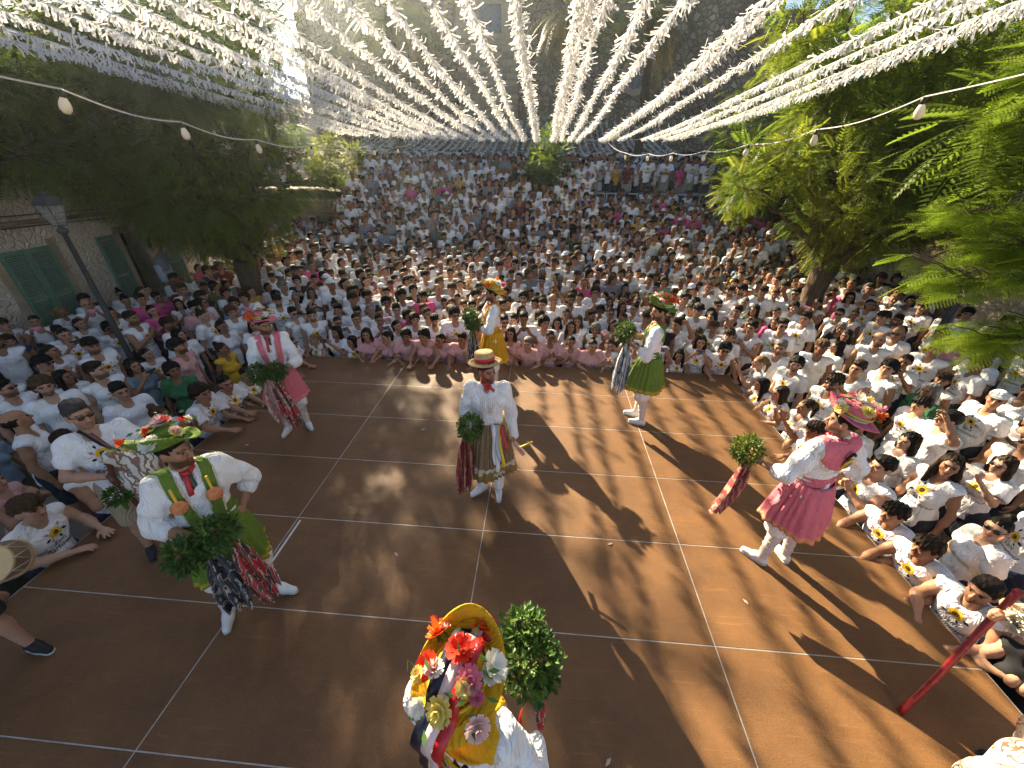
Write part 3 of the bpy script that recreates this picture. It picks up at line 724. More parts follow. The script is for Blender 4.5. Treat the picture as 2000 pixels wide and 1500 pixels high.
def head_parts(h, fem=False, beard=0.0, seed=0):
    """head in its own frame: origin in the middle of the skull, face towards -y, eyes at z=0"""
    j = .9 if fem else 1.0
    pr = [el((0, .014, .028), (.076, .097, .088)), el((0, -.018, -.028), (.063 * j, .070, .086)), el((0, -.044, -.076), (.044 * j, .042, .034)),
          el((0, -.074, -.099), (.018, .016, .015)), rc((-.030, -.074, .017), (.030, -.074, .017), .013, .013),
          el((-.042, -.056, -.026), (.022, .02, .022)), el((.042, -.056, -.026), (.022, .02, .022)),
          el((-.077, .014, -.008), (.010, .019, .031)), el((.077, .014, -.008), (.010, .019, .031)),
          rc((0, .018, -.06), (0, .032, -.19), .050 * (.86 if fem else 1), .054 * (.86 if fem else 1))]
    sub = [el((-.032, -.101, .001), (.017, .016, .012)), el((.032, -.101, .001), (.017, .016, .012))]
    v, f = sdf_mesh(pr, h, .022, sub, ks=.012)
    p2 = [rc((0, -.083, .004), (0, -.108, -.033), .0085, .0125), el((-.012, -.094, -.036), (.009, .011, .008)), el((.012, -.094, -.036), (.009, .011, .008)),
          el((-.032, -.078, 0), (.014, .011, .010)), el((.032, -.078, 0), (.014, .011, .010)), el((0, -.083, -.057), (.021, .012, .006)), el((0, -.082, -.066), (.018, .012, .007))]
    v2, f2 = sdf_mesh(p2, h * .62, .008)
    def paint(v):
        c = np.ones((len(v), 3)); x, y, z = np.abs(v[:, 0]), v[:, 1], v[:, 2]
        c *= (1 + .06 * np.sin(v[:, 0] * 90 + seed) * np.sin(v[:, 2] * 70))[:, None]
        chk = np.exp(-(((x - .042) / .02) ** 2 + ((z + .03) / .02) ** 2)) * (y < -.03); c *= np.stack([1 + .05 * chk, 1 - .15 * chk, 1 - .15 * chk], 1)
        lip = (np.abs(z + .0615) < .011) & (x < .022) & (y < -.07); c[lip] = np.array([.85, .50, .48])
        if beard > 0:
            m = np.clip((-.034 - z) / .02, 0, 1) * np.clip((.035 - y) / .03, 0, 1) * (z > -.125)
            m = np.where(lip & (x < .016), 0, m) * beard; m[(z > -.05) & (x < .05) & (y < -.06) & ((x > .022) | (z > -.042))] *= .25
            c = c * (1 - m[:, None]) + m[:, None] * np.array([.10, .08, .07])
        eye = (np.abs(x - .032) < .0155) & (np.abs(z - .001) < .0075) & (y < -.07)
        c[eye] = np.array([.9, .95, 1.05]); c[eye & (np.abs(x - .032) < .0075)] = np.array([.05, .035, .03])
        lash = (np.abs(x - .032) < .018) & (np.abs(z - .0085) < .003) & (y < -.07); c[lash] = np.array([.10, .08, .07])
        brow = (np.abs(z - .0205 - .05 * (.03 - np.abs(x - .03))) < .0045) & (x > .010) & (x < .052) & (y < -.055); c[brow] = np.array([.12, .09, .075])
        return c
    return [(v, f, paint(v)), (v2, f2, paint(v2))]

def hand_mesh(kind, h=.0074):
    """right-hand-neutral hand: wrist at origin, fingers along +x, palm facing -z, thumb towards +y"""
    pr = [el((.045, 0, 0), (.048, .040, .015)), rc((-.02, 0, 0), (.03, 0, 0), .026, .028)]
    curl = {"flat": (.05, .05, .05), "relaxed": (.35, .45, .3), "grip": (1.1, 1.35, .9)}[kind]
    spread = {"flat": .16, "relaxed": .07, "grip": .02}[kind]
    for i, (y, L) in enumerate(((.031, .068), (.011, .077), (-.010, .072), (-.030, .056))):
        a = np.array([.078 - .006 * abs(i - 1.2), y, 0]); ang = 0; yaw = (1.5 - i) * spread
        seg = (L * .45, L * .32, L * .25); r = (.0092, .0086, .0080, .0070)
        for s in range(3):
            ang += curl[s]; d = np.array([math.cos(ang) * math.cos(yaw), math.cos(ang) * math.sin(yaw), -math.sin(ang)])
            b = a + d * seg[s]; pr.append(rc(a, b, r[s], r[s + 1])); a = b
    t = np.array([.015, .032, -.004]); dirs = {"flat": ((.75, .62, -.1), (.9, .4, -.1)), "relaxed": ((.75, .55, -.35), (.95, .2, -.3)), "grip": ((.6, .55, -.6), (.6, -.1, -.8))}[kind]
    for s, d in enumerate(dirs):
        d = np.array(d) / np.linalg.norm(d); b = t + d * (.040, .032)[s]; pr.append(rc(t, b, (.0135, .0105)[s], (.0105, .0085)[s])); t = b
    return sdf_mesh(pr, h, .010)
HANDS = {k: hand_mesh(k) for k in ("flat", "relaxed", "grip")}
def place_hand(kind, wrist, d, palm, side):
    """side +1: hand on the +x side of the body (thumb mirrored)"""
    v, f = HANDS[kind]; v = v.copy(); f = f.copy()
    d = np.array(d, float); d /= np.linalg.norm(d); pz = np.array(palm, float); pz -= d * (pz @ d); pz /= np.linalg.norm(pz)
    z = -pz; y = np.cross(z, d)
    if side > 0: v[:, 1] *= -1; f = f[:, ::-1]
    return v @ np.stack([d, y, z], 0) + np.array(wrist), f

# hair in the head frame
def strands(X, Y, Z): return .0035 * np.sin(X * 150 + 40 * Y) * np.sin(Z * 40 + 55 * Y + 2) + .002 * np.sin(X * 310 + Z * 90)
def hairline(pts):
    ys, zs = zip(*pts); return lambda X, Y, Z: np.interp(Y, ys, zs) - Z
HL = hairline([(-.12, .060), (-.07, .052), (-.045, .030), (-.03, -.01), (.0, .0), (.02, -.03), (.05, -.055), (.11, -.085)])
def hair_parts(kind, h=.009):
    cap = el((0, .020, .034), (.083, .102, .093))
    if kind == "short": return sdf_mesh([cap, el((0, -.035, .088), (.066, .062, .038)), el((0, .02, .10), (.072, .085, .035))], h, .02, cuts=[HL], disp=strands)
    if kind == "mop":
        hl = hairline([(-.13, .036), (-.08, .036), (-.05, .02), (-.03, -.005), (.0, .0), (.03, -.04), (.11, -.075)])
        return sdf_mesh([cap, el((0, -.045, .075), (.078, .066, .045)), el((0, .0, .095), (.085, .095, .045)), el((-.03, -.09, .05), (.04, .02, .025)), el((.03, -.09, .05), (.04, .02, .025))], h, .02, cuts=[hl], disp=lambda X, Y, Z: strands(X, Y, Z) * 2.2)
    if kind == "curly":
        lump = lambda X, Y, Z: .009 * np.sin(X * 95 + 1) * np.sin(Y * 90) * np.sin(Z * 100 + .5)
        hl = hairline([(-.13, .046), (-.06, .04), (-.04, .01), (.0, -.01), (.03, -.06), (.13, -.11)])
        return sdf_mesh([el((0, .025, .045), (.105, .112, .10)), el((0, .06, -.03), (.10, .07, .09))], h, .03, cuts=[hl], disp=lump)
    if kind == "long":
        hl = lambda X, Y, Z: np.where(Y < -.045, np.interp(Y, [-.12, -.06, -.045], [.060, .048, .02]) - Z, -1.0) + 0 * X
        pr = [cap, el((0, .065, -.06), (.088, .052, .15)), rc((0, .085, -.15), (0, .10, -.30), .075, .05)]
        for s in (-1, 1): pr += [rc((s * .070, -.01, .03), (s * .085, .012, -.10), .024, .030), rc((s * .085, .012, -.10), (s * .095, .0, -.25), .030, .022)]
        return sdf_mesh(pr, h, .025, subs=[el((0, -.075, -.045), (.066, .06, .10))], cuts=[hl], disp=lambda X, Y, Z: strands(X, Y, Z * .3) * 1.6)
    if kind == "tied":
        return sdf_mesh([el((0, .018, .032), (.0795, .1, .09)), rc((0, .105, .05), (0, .145, -.02), .032, .034), rc((0, .145, -.02), (0, .13, -.17), .034, .014)], h, .018, cuts=[hairline([(-.13, .062), (-.06, .055), (-.035, .02), (0, .012), (.03, -.03), (.08, -.07), (.16, -.4)])], disp=strands)
    if kind == "bun":
        return sdf_mesh([el((0, .018, .032), (.0795, .1, .09)), el((0, .07, .125), (.042, .042, .038))], h, .015, cuts=[hairline([(-.13, .062), (-.06, .055), (-.035, .02), (0, .012), (.03, -.03), (.11, -.075)])], disp=strands)
    if kind == "thin":
        return sdf_mesh([el((0, .022, .012), (.081, .098, .075))], h, .015, cuts=[hairline([(-.12, .2), (-.02, .09), (-.015, .0), (0, .0), (.03, -.04), (.11, -.075)]), lambda X, Y, Z: Z - .06 + 0 * X], disp=strands)
    if kind == "cap":
        v, f = sdf_mesh([el((0, .012, .045), (.086, .106, .085)), el((0, -.125, .052), (.062, .075, .009))], h, .012, cuts=[lambda X, Y, Z: (.036 - Z) + 0 * X])
        return v, f
HAIR = {}
for k in ("short", "mop", "curly", "long", "tied", "bun", "thin", "cap"):
    v, f = hair_parts(k); HAIR[k] = (v, f)
HAIR_ME = {k: mesh("cap" if k == "cap" else "hair", v, f, [M_cloth if k == "cap" else M_hair]) for k, (v, f) in HAIR.items()}
GL_V, GL_F = sdf_mesh([el((-.034, -.097, -.002), (.025, .006, .018)), el((.034, -.097, -.002), (.025, .006, .018)), rc((-.012, -.101, .005), (.012, -.101, .005), .004, .004),
                       rc((-.056, -.09, .006), (-.083, .01, .004), .004, .004), rc((.056, -.09, .006), (.083, .01, .004), .004, .004)], .0055, .004)
GL_ME = mesh("sunglasses", GL_V, GL_F, [M_lens])

def joints(fem=False, **kw):
    sw = .158 if fem else .182
    J = dict(pelvis=(0, .01, .95), waist=(0, .0, 1.10), chest=(0, .0, 1.28), neck=(0, .025, 1.475), head=(0, -.005, 1.655),
             sL=(-sw, .015, 1.435), sR=(sw, .015, 1.435), eL=(-.235, .045, 1.15), eR=(.235, .045, 1.15), wL=(-.245, -.03, .90), wR=(.245, -.03, .90),
             hL=(-.09, .01, .92), hR=(.09, .01, .92), kL=(-.10, -.015, .50), kR=(.10, -.015, .50), aL=(-.105, .03, .085), aR=(.105, .03, .085),
             tL=(-.125, -.125, .03), tR=(.125, -.125, .03), hand=("relaxed", "relaxed"), hdir=(None, None), palm=((1, 0, 0), (-1, 0, 0)), yaw=0.0, pitch=0.0, roll=0.0)
    J.update(kw)
    for k, q in J.items():
        if k not in ("hs", "hand", "hdir", "palm", "yaw", "pitch", "roll"): J[k] = np.array(q, float)
    return J
def lean(J, dy, dz=0.0, dx=0.0):
    """shift everything above the waist forward (towards -y)"""
    for k in ("chest", "neck", "head", "sL", "sR", "waist"):
        w = {"waist": .35, "chest": .7}.get(k, 1.0); J[k] = J[k] + np.array([dx, -dy, dz]) * w
    J["head"] = J["head"] + np.array([dx * .3, -dy * .35, dz])
    return J
def torso_prims(J, fem=False, fat=1.0, g=0.0):
    ch, wa, pe, nk = J["chest"], J["waist"], J["pelvis"], J["neck"]
    pr = [el(ch, ((.146 if fem else .166) * (fat * .5 + .5) + g, .097 * fat + g, .19 + g)), el(wa + (0, -.01 * fat, 0), ((.122 if fem else .148) * fat + g, .098 * fat + g, .17 + g)),
          el(pe, (.165 * (fat * .6 + .4) + g, .122 * (fat * .6 + .4) + g, .13 + g)), rc(J["sL"], J["sR"], .058 + g, .058 + g),
          rc(ch + (-.07, .02, .10), nk + (-.02, 0, -.02), .07 + g, .05 + g), rc(ch + (.07, .02, .10), nk + (.02, 0, -.02), .07 + g, .05 + g)]
    if fem: pr += [el(ch + (-.068, -.085, -.015), (.060 + g, .055 + g, .058 + g)), el(ch + (.068, -.085, -.015), (.060 + g, .055 + g, .058 + g))]
    else: pr += [el(ch + (-.075, -.055, .05), (.08 + g, .055 + g, .07 + g)), el(ch + (.075, -.055, .05), (.08 + g, .055 + g, .07 + g))]
    return pr
def arm_prims(J, fem=False, g=0.0, fat=1.0):
    q = (.86 if fem else 1.0) * (fat * .4 + .6); pr = []
    for s in "LR":
        S, E, W = J["s" + s], J["e" + s], J["w" + s]
        pr += [rc(S, S + (E - S) * .45, .056 * q + g, .050 * q + g), rc(S + (E - S) * .45, E, .050 * q + g, .040 * q + g), rc(E, E + (W - E) * .35, .041 * q + g, .043 * q + g), rc(E + (W - E) * .35, W, .043 * q + g, .027 * q + g)]
    return pr
def leg_prims(J, g=0.0, thick=1.0):
    pr = []
    for s in "LR":
        H, K, A, T = J["h" + s], J["k" + s], J["a" + s], J["t" + s]
        pr += [rc(H, H + (K - H) * .5, .088 * thick + g, .075 * thick + g), rc(H + (K - H) * .5, K, .075 * thick + g, .055 * thick + g), rc(K, K + (A - K) * .35 + (0, .015, 0), .054 * thick + g, .056 * thick + g), rc(K + (A - K) * .35 + (0, .015, 0), A, .056 * thick + g, .038 + g),
               rc(A + (0, .02, -.035), A + (T - A) * .5 + (0, 0, -.012), .028 + g, .026 + g), rc(A + (T - A) * .5 + (0, 0, -.014), T, .026 + g, .020 + g)]
    return pr
def head_M(J):
    n = J["head"] + (0, 0, .006); R = J.get("hs", 1.05) * rotz(J["yaw"]) @ rotx(J["pitch"]) @ roty(J["roll"])
    return m4(R, n)
def body_mesh(J, fem=False, hd=None, h=.016, fat=1.0, armk=1.0):
    """one continuous skin: torso, limbs, neck, head and hands"""
    M = head_M(J); nk = J["neck"]; sk = xf(M, [(0, .022, -.10)])[0]
    pr = torso_prims(J, fem, fat) + [rc(nk + (0, 0, -.04), sk, .060 if not fem else .05, .050 if not fem else .043)] + arm_prims(J, fem, 0, fat) + leg_prims(J)
    v, f = sdf_mesh(pr, h, .035)
    parts = [(v, f, np.ones(3))]
    for p in hd: parts.append((xf(M, p[0]), p[1], p[2]))
    for i, s in enumerate("LR"):
        W, E = J["w" + s], J["e" + s]; d = J["hdir"][i]
        if d is None: d = W - E
        v2, f2 = place_hand(J["hand"][i], W, d, J["palm"][i], (-1, 1)[i]); parts.append((v2, f2, np.array([1.0, .97, .96])))
    return join(parts), M
def wrinkle(seed, amp=.005):
    r = np.random.default_rng(seed); a = r.uniform(0, 6, 6)
    def d(X, Y, Z):
        w = Z * 22 + 9 * X + 6 * Y + a[0] + 1.5 * np.sin(X * 14 + a[1])
        return -1.25 * amp + amp * (np.sin(w) * np.sin(X * 17 + Y * 15 + a[2]) + .6 * np.sin(Z * 9 - X * 33 + a[3] + 1.2 * np.sin(Z * 20 + a[4])) + .35 * np.sin(Z * 55 + X * 30 + a[5]))
    return d
def shirt_mesh(J, kind, fem=False, h=.014, fat=1.0, hem=.84, seed=0):
    g = .011; ch, nk = J["chest"], J["neck"]
    pr = torso_prims(J, fem, fat, g) + [rc(J["waist"] + (0, 0, -.05), (J["pelvis"][0], J["pelvis"][1], hem), .135 * fat + g, .150 * fat + g)]
    cuts = [lambda X, Y, Z: (hem + .012 * np.sin(X * 24)) - Z + 0 * Y]
    subs = [el(nk + (0, -.015, .055), (.070, .075, .065)), el(nk + (0, -.075, .0), (.060, .07, .055 if kind != "tank" else .075))]
    if kind == "tee":
        for s in "LR":
            S, E = J["s" + s], J["e" + s]; m = S + (E - S) * .58; pr += [rc(S, m, .060 + g, .064 + g)]
            d = (E - S) / np.linalg.norm(E - S)
            subs.append(el(m + d * .085, (.085, .085, .085)))
    else:
        for s in "LR":
            S, E = J["s" + s], J["e" + s]; d = (E - S) / np.linalg.norm(E - S)
            o = np.array([-1.0 if s == "L" else 1.0, 0, 0]); subs.append(el(S + d * .10 + o * .055, (.075, .10, .115)))
    return sdf_mesh(pr, h, .026, subs, cuts, disp=wrinkle(seed, .006), ks=.012)
def shorts_mesh(J, h=.028, low=.52, g=.028):
    pr = [el(J["pelvis"], (.165 + g, .122 + g, .12 + g))]
    for s in "LR": pr.append(rc(J["h" + s], J["k" + s], .095 + g, .075 + g))
    return sdf_mesh(pr, h, .03, cuts=[lambda X, Y, Z: low - Z + 0 * X + 0 * Y, lambda X, Y, Z: Z - 1.03 + 0 * X + 0 * Y])

# printed flower with script lettering on the chest, laid 3 mm proud on the cloth
def bvh_of(v, f):
    from mathutils.bvhtree import BVHTree
    return BVHTree.FromPolygons([Vector(p) for p in v], [tuple(q) for q in f.tolist()])
TXT = []
for body, dz in (("Sant", .0), ("Bartomeu", -.052)):
    me = text_mesh(body, .062, .35, 0.0)
    tv = np.zeros(len(me.vertices) * 3); me.vertices.foreach_get("co", tv); tv = tv.reshape(-1, 3)[:, :2] + (0, dz)
    TXT.append((tv, [tuple(p.vertices) for p in me.polygons])); bpy.data.meshes.remove(me)
def flower_print(J, v, f, name="shirt_print", scale=1.0, low=False, text=True):
    bv = bvh_of(v, f); b = MB(); ch = J["chest"]; cz = ch[2] + (.02 if not low else -.10); cx = ch[0]
    def lay(pts, faces, m, off):
        out = []
        for p in pts:
            h = bv.ray_cast(Vector((cx + p[0], ch[1] - .6, cz + p[1])), Vector((0, 1, 0)))
            y = h[0].y if h[0] is not None else ch[1] - .09
            out.append((cx + p[0], y - off, cz + p[1]))
        b.add(out, faces, m)
    r = np.random.default_rng(3)
    for i in range(15):
        a = 2 * math.pi * i / 15 + r.uniform(-.1, .1); L_ = scale * r.uniform(.048, .064); w = scale * .016; c, s = math.cos(a), math.sin(a)
        P_ = [(.010, 0), (L_ * .6, -w), (L_, 0), (L_ * .6, w)]
        lay([(x * c - y * s, x * s + y * c + .02) for x, y in P_], [(0, 1, 2, 3)], 0, .0030 + .0004 * (i % 3))
    lay([(.024 * scale * math.cos(2 * math.pi * i / 10), .02 + .024 * scale * math.sin(2 * math.pi * i / 10)) for i in range(10)], [tuple(range(10))], 1, .0046)
    for (x, y, L_, a, m) in ((-.07, .05, .05, 2.4, 3), (.075, .0, .055, -.5, 2), (-.075, -.02, .05, 3.6, 2), (.06, .07, .045, .9, 3), (-.03, .088, .04, 1.8, 2), (.03, -.055, .045, -1.2, 2), (-.04, -.05, .04, -2.2, 3)):
        c, s = math.cos(a) * L_ * .5, math.sin(a) * L_ * .5; w = .28
        lay([(x - c, y - s), (x + s * w * 2, y - c * w * 2), (x + c, y + s), (x - s * w * 2, y + c * w * 2)], [(0, 1, 2, 3)], m, .0026)
    if text:
        for tv, tf in TXT: lay(tv * 1.0 + np.array([0, -.095]), tf, 2, .0036)
    return b.mesh(name, [M_yellow, M_brown, M_black, M_pinkp])

# ------------------------------------------------------------------ the crowd's kit of bodies
HEAD_M = [head_parts(.0100, False, .0, 1), head_parts(.0100, False, .75, 2)]
HEAD_F = head_parts(.0100, True, 0, 3)
def pose(kind, fem):
    """poses taken by the onlookers; the stage top is 1.12 above their ground"""
    J = joints(fem)
    if kind == "stand": pass
    elif kind == "look": J["yaw"] = .55; J["pitch"] = -.12
    elif kind == "lean":
        lean(J, .10, -.03); J["eL"], J["eR"] = np.array([-.26, -.17, 1.185]), np.array([.26, -.17, 1.185]); J["wL"], J["wR"] = np.array([-.10, -.39, 1.15]), np.array([.15, -.41, 1.15])
        J["hand"] = ("relaxed", "flat"); J["palm"] = ((0, 0, -1), (0, 0, -1))
    elif kind == "reach":
        lean(J, .13, -.04); J["eL"], J["eR"] = np.array([-.26, -.24, 1.20]), np.array([.25, -.28, 1.19]); J["wL"], J["wR"] = np.array([-.24, -.47, 1.145]), np.array([.17, -.50, 1.145])
        J["hand"] = ("flat", "flat"); J["palm"] = ((0, 0, -1), (0, 0, -1)); J["hdir"] = ((-.1, -1, -.05), (-.25, -1, -.05)); J["yaw"] = -.35
    elif kind == "phone":
        J["eL"], J["eR"] = np.array([-.24, -.17, 1.27]), np.array([.24, -.17, 1.27]); J["wL"], J["wR"] = np.array([-.085, -.33, 1.53]), np.array([.085, -.33, 1.53])
        J["hand"] = ("grip", "grip"); J["hdir"] = ((.2, -.3, 1), (-.2, -.3, 1)); J["palm"] = ((.9, .4, 0), (-.9, .4, 0))
    elif kind == "cross":
        J["eL"], J["eR"] = np.array([-.27, -.05, 1.17]), np.array([.27, -.05, 1.17]); J["wL"], J["wR"] = np.array([.05, -.20, 1.20]), np.array([-.05, -.23, 1.17])
        J["palm"] = ((0, 1, 0), (0, 1, 0)); J["yaw"] = .25
    elif kind == "clasp":
        J["eL"], J["eR"] = np.array([-.25, -.12, 1.20]), np.array([.25, -.12, 1.20]); J["wL"], J["wR"] = np.array([-.035, -.25, 1.37]), np.array([.035, -.25, 1.37])
        J["hdir"] = ((.2, -.2, 1), (-.2, -.2, 1)); J["palm"] = ((1, 0, 0), (-1, 0, 0)); J["pitch"] = -.08
    elif kind == "raise":
        J["eR"] = np.array([.36, -.10, 1.55]); J["wR"] = np.array([.26, -.24, 1.80]); J["hand"] = ("relaxed", "relaxed"); J["palm"] = ((1, 0, 0), (0, -1, .2)); J["yaw"] = -.25
    return J
KIT = {}
POSES = {"m": ("stand", "look", "lean", "reach", "phone", "cross", "clasp", "raise"), "f": ("stand", "look", "lean", "reach", "phone", "clasp")}
sd_i = 0
for sex, ps in POSES.items():
    fem = sex == "f"
    for kd in ps:
        J = pose(kd, fem); J["hs"] = 1.04; sd_i += 1
        heads = [HEAD_F] if fem else HEAD_M
        ent = dict(J=J, fem=fem, body=[], shirt={}, prints={})
        for hd in heads:
            (v, f, c), M = body_mesh(J, fem, hd, .0235); ent["body"].append(mesh("body", v, f, [M_skin], True, c)); ent.setdefault("bv", []).append((v, f, c))
        ent["M"] = M
        for sk in ("tank", "tee"):
            v, f = shirt_mesh(J, sk, fem, .0185, seed=sd_i + (40 if sk == "tee" else 0)); ent["shirt"][sk] = mesh("shirt", v, f, [M_cloth]); ent.setdefault("sv", {})[sk] = (v, f)
            ent["prints"][sk] = flower_print(J, v, f)
        v, f = shorts_mesh(J); ent["shorts"] = mesh("shorts", v, f, [M_cloth]); ent["pv"] = (v, f)
        KIT[(sex, kd)] = ent
b = MB(); b.bbox((-.037, -.0045, -.075), (.037, .0045, .075), .003, 0); b.box((-.034, .0046, -.071), (.034, .0052, .071), 1)
PHONE_ME = b.mesh("phone", [M_phone, M_screen])
# ------------------------------------------------------------------ the crowd
LAND = [((-1.1, -3.4), "the bagpiper"), ((-.8, -1.4), "the short pink dancer"), ((1.7, 0.1), "the straw hat man"), ((4.0, -.7), "the green dancer"), ((4.8, -2.9), "the broad pink dancer"),
        ((-5.3, .55), "the lamp post"), ((-5.5, 4.4), "the weeping tree"), ((9.4, 4.45), "the forked tree"), ((-8.2, 4.5), "the house door"), ((5.6, -4.4), "the red stick"), ((10.9, 2.6), "the dark pole"),
        ((-8.2, 2.1), "the closed shutters"), ((-6.9, 10), "the dark cabinet"), ((-8.3, -3), "the house wall"), ((9.0, -2.0), "the overhanging branch"), ((5.8, .9), "the stage corner"), ((-2.0, .95), "the shaded stage corner")]
SKINS = [(.40, .215, .13), (.35, .18, .10), (.29, .145, .08), (.44, .25, .16), (.24, .115, .06), (.37, .19, .11)]
HAIRC = {"black": (.006, .005, .0045), "dark": (.010, .007, .005), "brown": (.024, .013, .007), "light brown": (.07, .04, .018), "grey": (.17, .16, .155), "blond": (.22, .13, .05)}
SHIRTC = {"white": (.80, .79, .78), "pink": (.62, .34, .33), "black": (.018, .018, .02), "grey": (.22, .23, .25), "blue grey": (.20, .27, .33), "bright pink": (.62, .09, .25), "green": (.05, .17, .07), "yellow": (.62, .38, .03), "dark red": (.17, .03, .04), "navy": (.03, .05, .12), "olive": (.10, .11, .05)}
HDESC = {"short": "short %s hair", "mop": "%s fringe", "curly": "curly %s hair", "long": "long %s hair", "tied": "%s ponytail", "bun": "%s hair bun", "thin": "balding %s head", "cap": "%s cap"}
PDESC = {"stand": "", "look": "turning the head", "lean": "leaning on the stage", "reach": "hands flat on the stage", "phone": "filming", "cross": "arms crossed", "clasp": "hands clasped", "raise": "hand raised"}
PSHARE = dict(group="festival crowd around the stage")
TAKEN = []
def spec_random(rng, edge=False):
    sex = "f" if rng.random() < .47 else "m"
    if edge: pz = rng.choice(["lean", "lean", "reach", "reach", "reach", "clasp", "phone"] if True else [])
    else: pz = rng.choice(["stand"] * 5 + ["look"] * 4 + ["cross", "clasp"] + ["phone", "raise"])
    if sex == "f" and pz in ("cross", "raise"): pz = "look"
    sh = rng.choice(["tank", "tee"]) if not edge else rng.choice(["tank", "tank", "tee"])
    r = rng.random(); colr = "white"
    if r > .90: colr = rng.choice(["black", "grey", "blue grey", "bright pink", "green", "yellow", "dark red", "pink", "navy", "olive", "black", "black"])
    pr = colr == "white" and rng.random() < (.8 if edge else .55)
    hair = rng.choice(["long", "long", "tied", "tied", "bun", "curly"]) if sex == "f" else rng.choice(["short"] * 5 + ["mop"] * 5 + ["curly", "curly", "thin", "cap"])
    hc = rng.choice(["black", "dark", "dark", "dark", "brown", "brown", "black", "brown", "light brown"] + (["grey"] if not edge and rng.random() < .5 else []) + (["blond"] if sex == "f" else []))
    if hair == "cap": hc = rng.choice(["black", "white"])
    return dict(sex=sex, pose=str(pz), sh=str(sh), col=str(colr), pr=bool(pr), hair=str(hair), hc=str(hc), gl=bool(rng.random() < .16), skin=SKINS[int(rng.integers(len(SKINS)))], beard=bool(rng.random() < .3))
def near_name(x, y):
    return min(LAND, key=lambda l: (l[0][0] - x) ** 2 + (l[0][1] - y) ** 2)[1]
def phone_obj(M, rgb, label):
    o = obj("phone", PHONE_ME, None, mat4=M, color=rgb); tag(o, label, "phone", "phones held up by onlookers"); return o
N_PEOPLE = 0
def make_person(x, y, z, ang, s, sc=1.0, where=None):
    global N_PEOPLE
    E_ = KIT[(s["sex"], s["pose"])]; N_PEOPLE += 1
    fem = s["sex"] == "f"; sc *= .945 if fem else 1.0
    noun = "person"
    cn = s["col"]; gar = ("sunflower print " if s["pr"] else "plain ") + ("tank top" if s["sh"] == "tank" else "tee")
    hd = HDESC[s["hair"]] % s["hc"]
    lab = " ".join(("%s with %s in %s %s %s %s by %s" % (noun, hd + (" and sunglasses" if s["gl"] else ""), cn, gar, PDESC[s["pose"]], "", where or near_name(x, y))).split())
    w = lab.split()
    if len(w) > 16: lab = lab.replace("person with ", "person, ").replace("sunflower print", "printed"); w = lab.split()
    root = empty("person", (x, y, z), ang, " ".join(w[:16]), "person", PSHARE["group"]); root.scale = (sc * s.get("wide", 1.0), sc * s.get("wide", 1.0), sc)
    bi = 1 if (not fem and s["beard"]) else 0
    obj("body", E_["body"][min(bi, len(E_["body"]) - 1)], root, color=s["skin"])
    obj("shirt", E_["shirt"][s["sh"]], root, color=np.array(SHIRTC[cn]) * s.get("dim", 1.0))
    obj("shorts", E_["shorts"], root, color=s.get("leg", (.03, .035, .05)))
    if s["pr"]: obj("shirt_print", E_["prints"][s["sh"]], root)
    hc = {"white": (.75, .75, .74)}.get(s["hc"], HAIRC.get(s["hc"]))
    obj("cap" if s["hair"] == "cap" else "hair", HAIR_ME[s["hair"]], root, mat4=E_["M"], color=hc)
    if s["gl"]: obj("sunglasses", GL_ME, root, mat4=E_["M"])
    if s["pose"] == "phone":
        R = rotz(ang) @ roty(math.pi / 2 if s.get("pland", True) else 0); p = rotz(ang) @ (np.array([0, -.365, 1.60]) * sc) + (x, y, z)
        pc = [(.03, .03, .035), (.5, .5, .52), (.7, .25, .35), (.05, .08, .14)][N_PEOPLE % 4]
        phone_obj(m4(R, p), pc, "%s phone held by the person with %s near %s" % (("black", "silver", "pink", "navy")[N_PEOPLE % 4], hd, where or near_name(x, y)))
    return root
rng = np.random.default_rng(21)
CAND = []
FOCUS = np.array([2.0, -1.8])
def face(x, y, jit=.35):
    d = FOCUS - (x, y); a = math.atan2(d[0], -d[1]); return a + rng.normal(0, jit)
def free(x, y, r):
    for (a, b_) in TAKEN:
        if (a - x) ** 2 + (b_ - y) ** 2 < r * r: return False
    return True
BLOCK = [(-10.2, 11.6, .5), (-5.55, 4.35, .5), (9.4, 4.45, .55), (-5.3, .55, .22), (10.75, 2.55, .25), (-6.9, 10.0, .85), (11, 10.2, .5), (-10.5, 9, .5), (-5.95, 12.3, .4), (2.5, 12.3, .3), (-5.3, 17.2, .45), (7, 17.2, .45), (3.2, 19.5, .45), (-7.9, 4.6, .75)]
def add_edge(x, y, ang, **kw):
    s = spec_random(rng, True); s.update(kw)
    CAND.append((x, y, ang, s, True)); TAKEN.append((x, y))
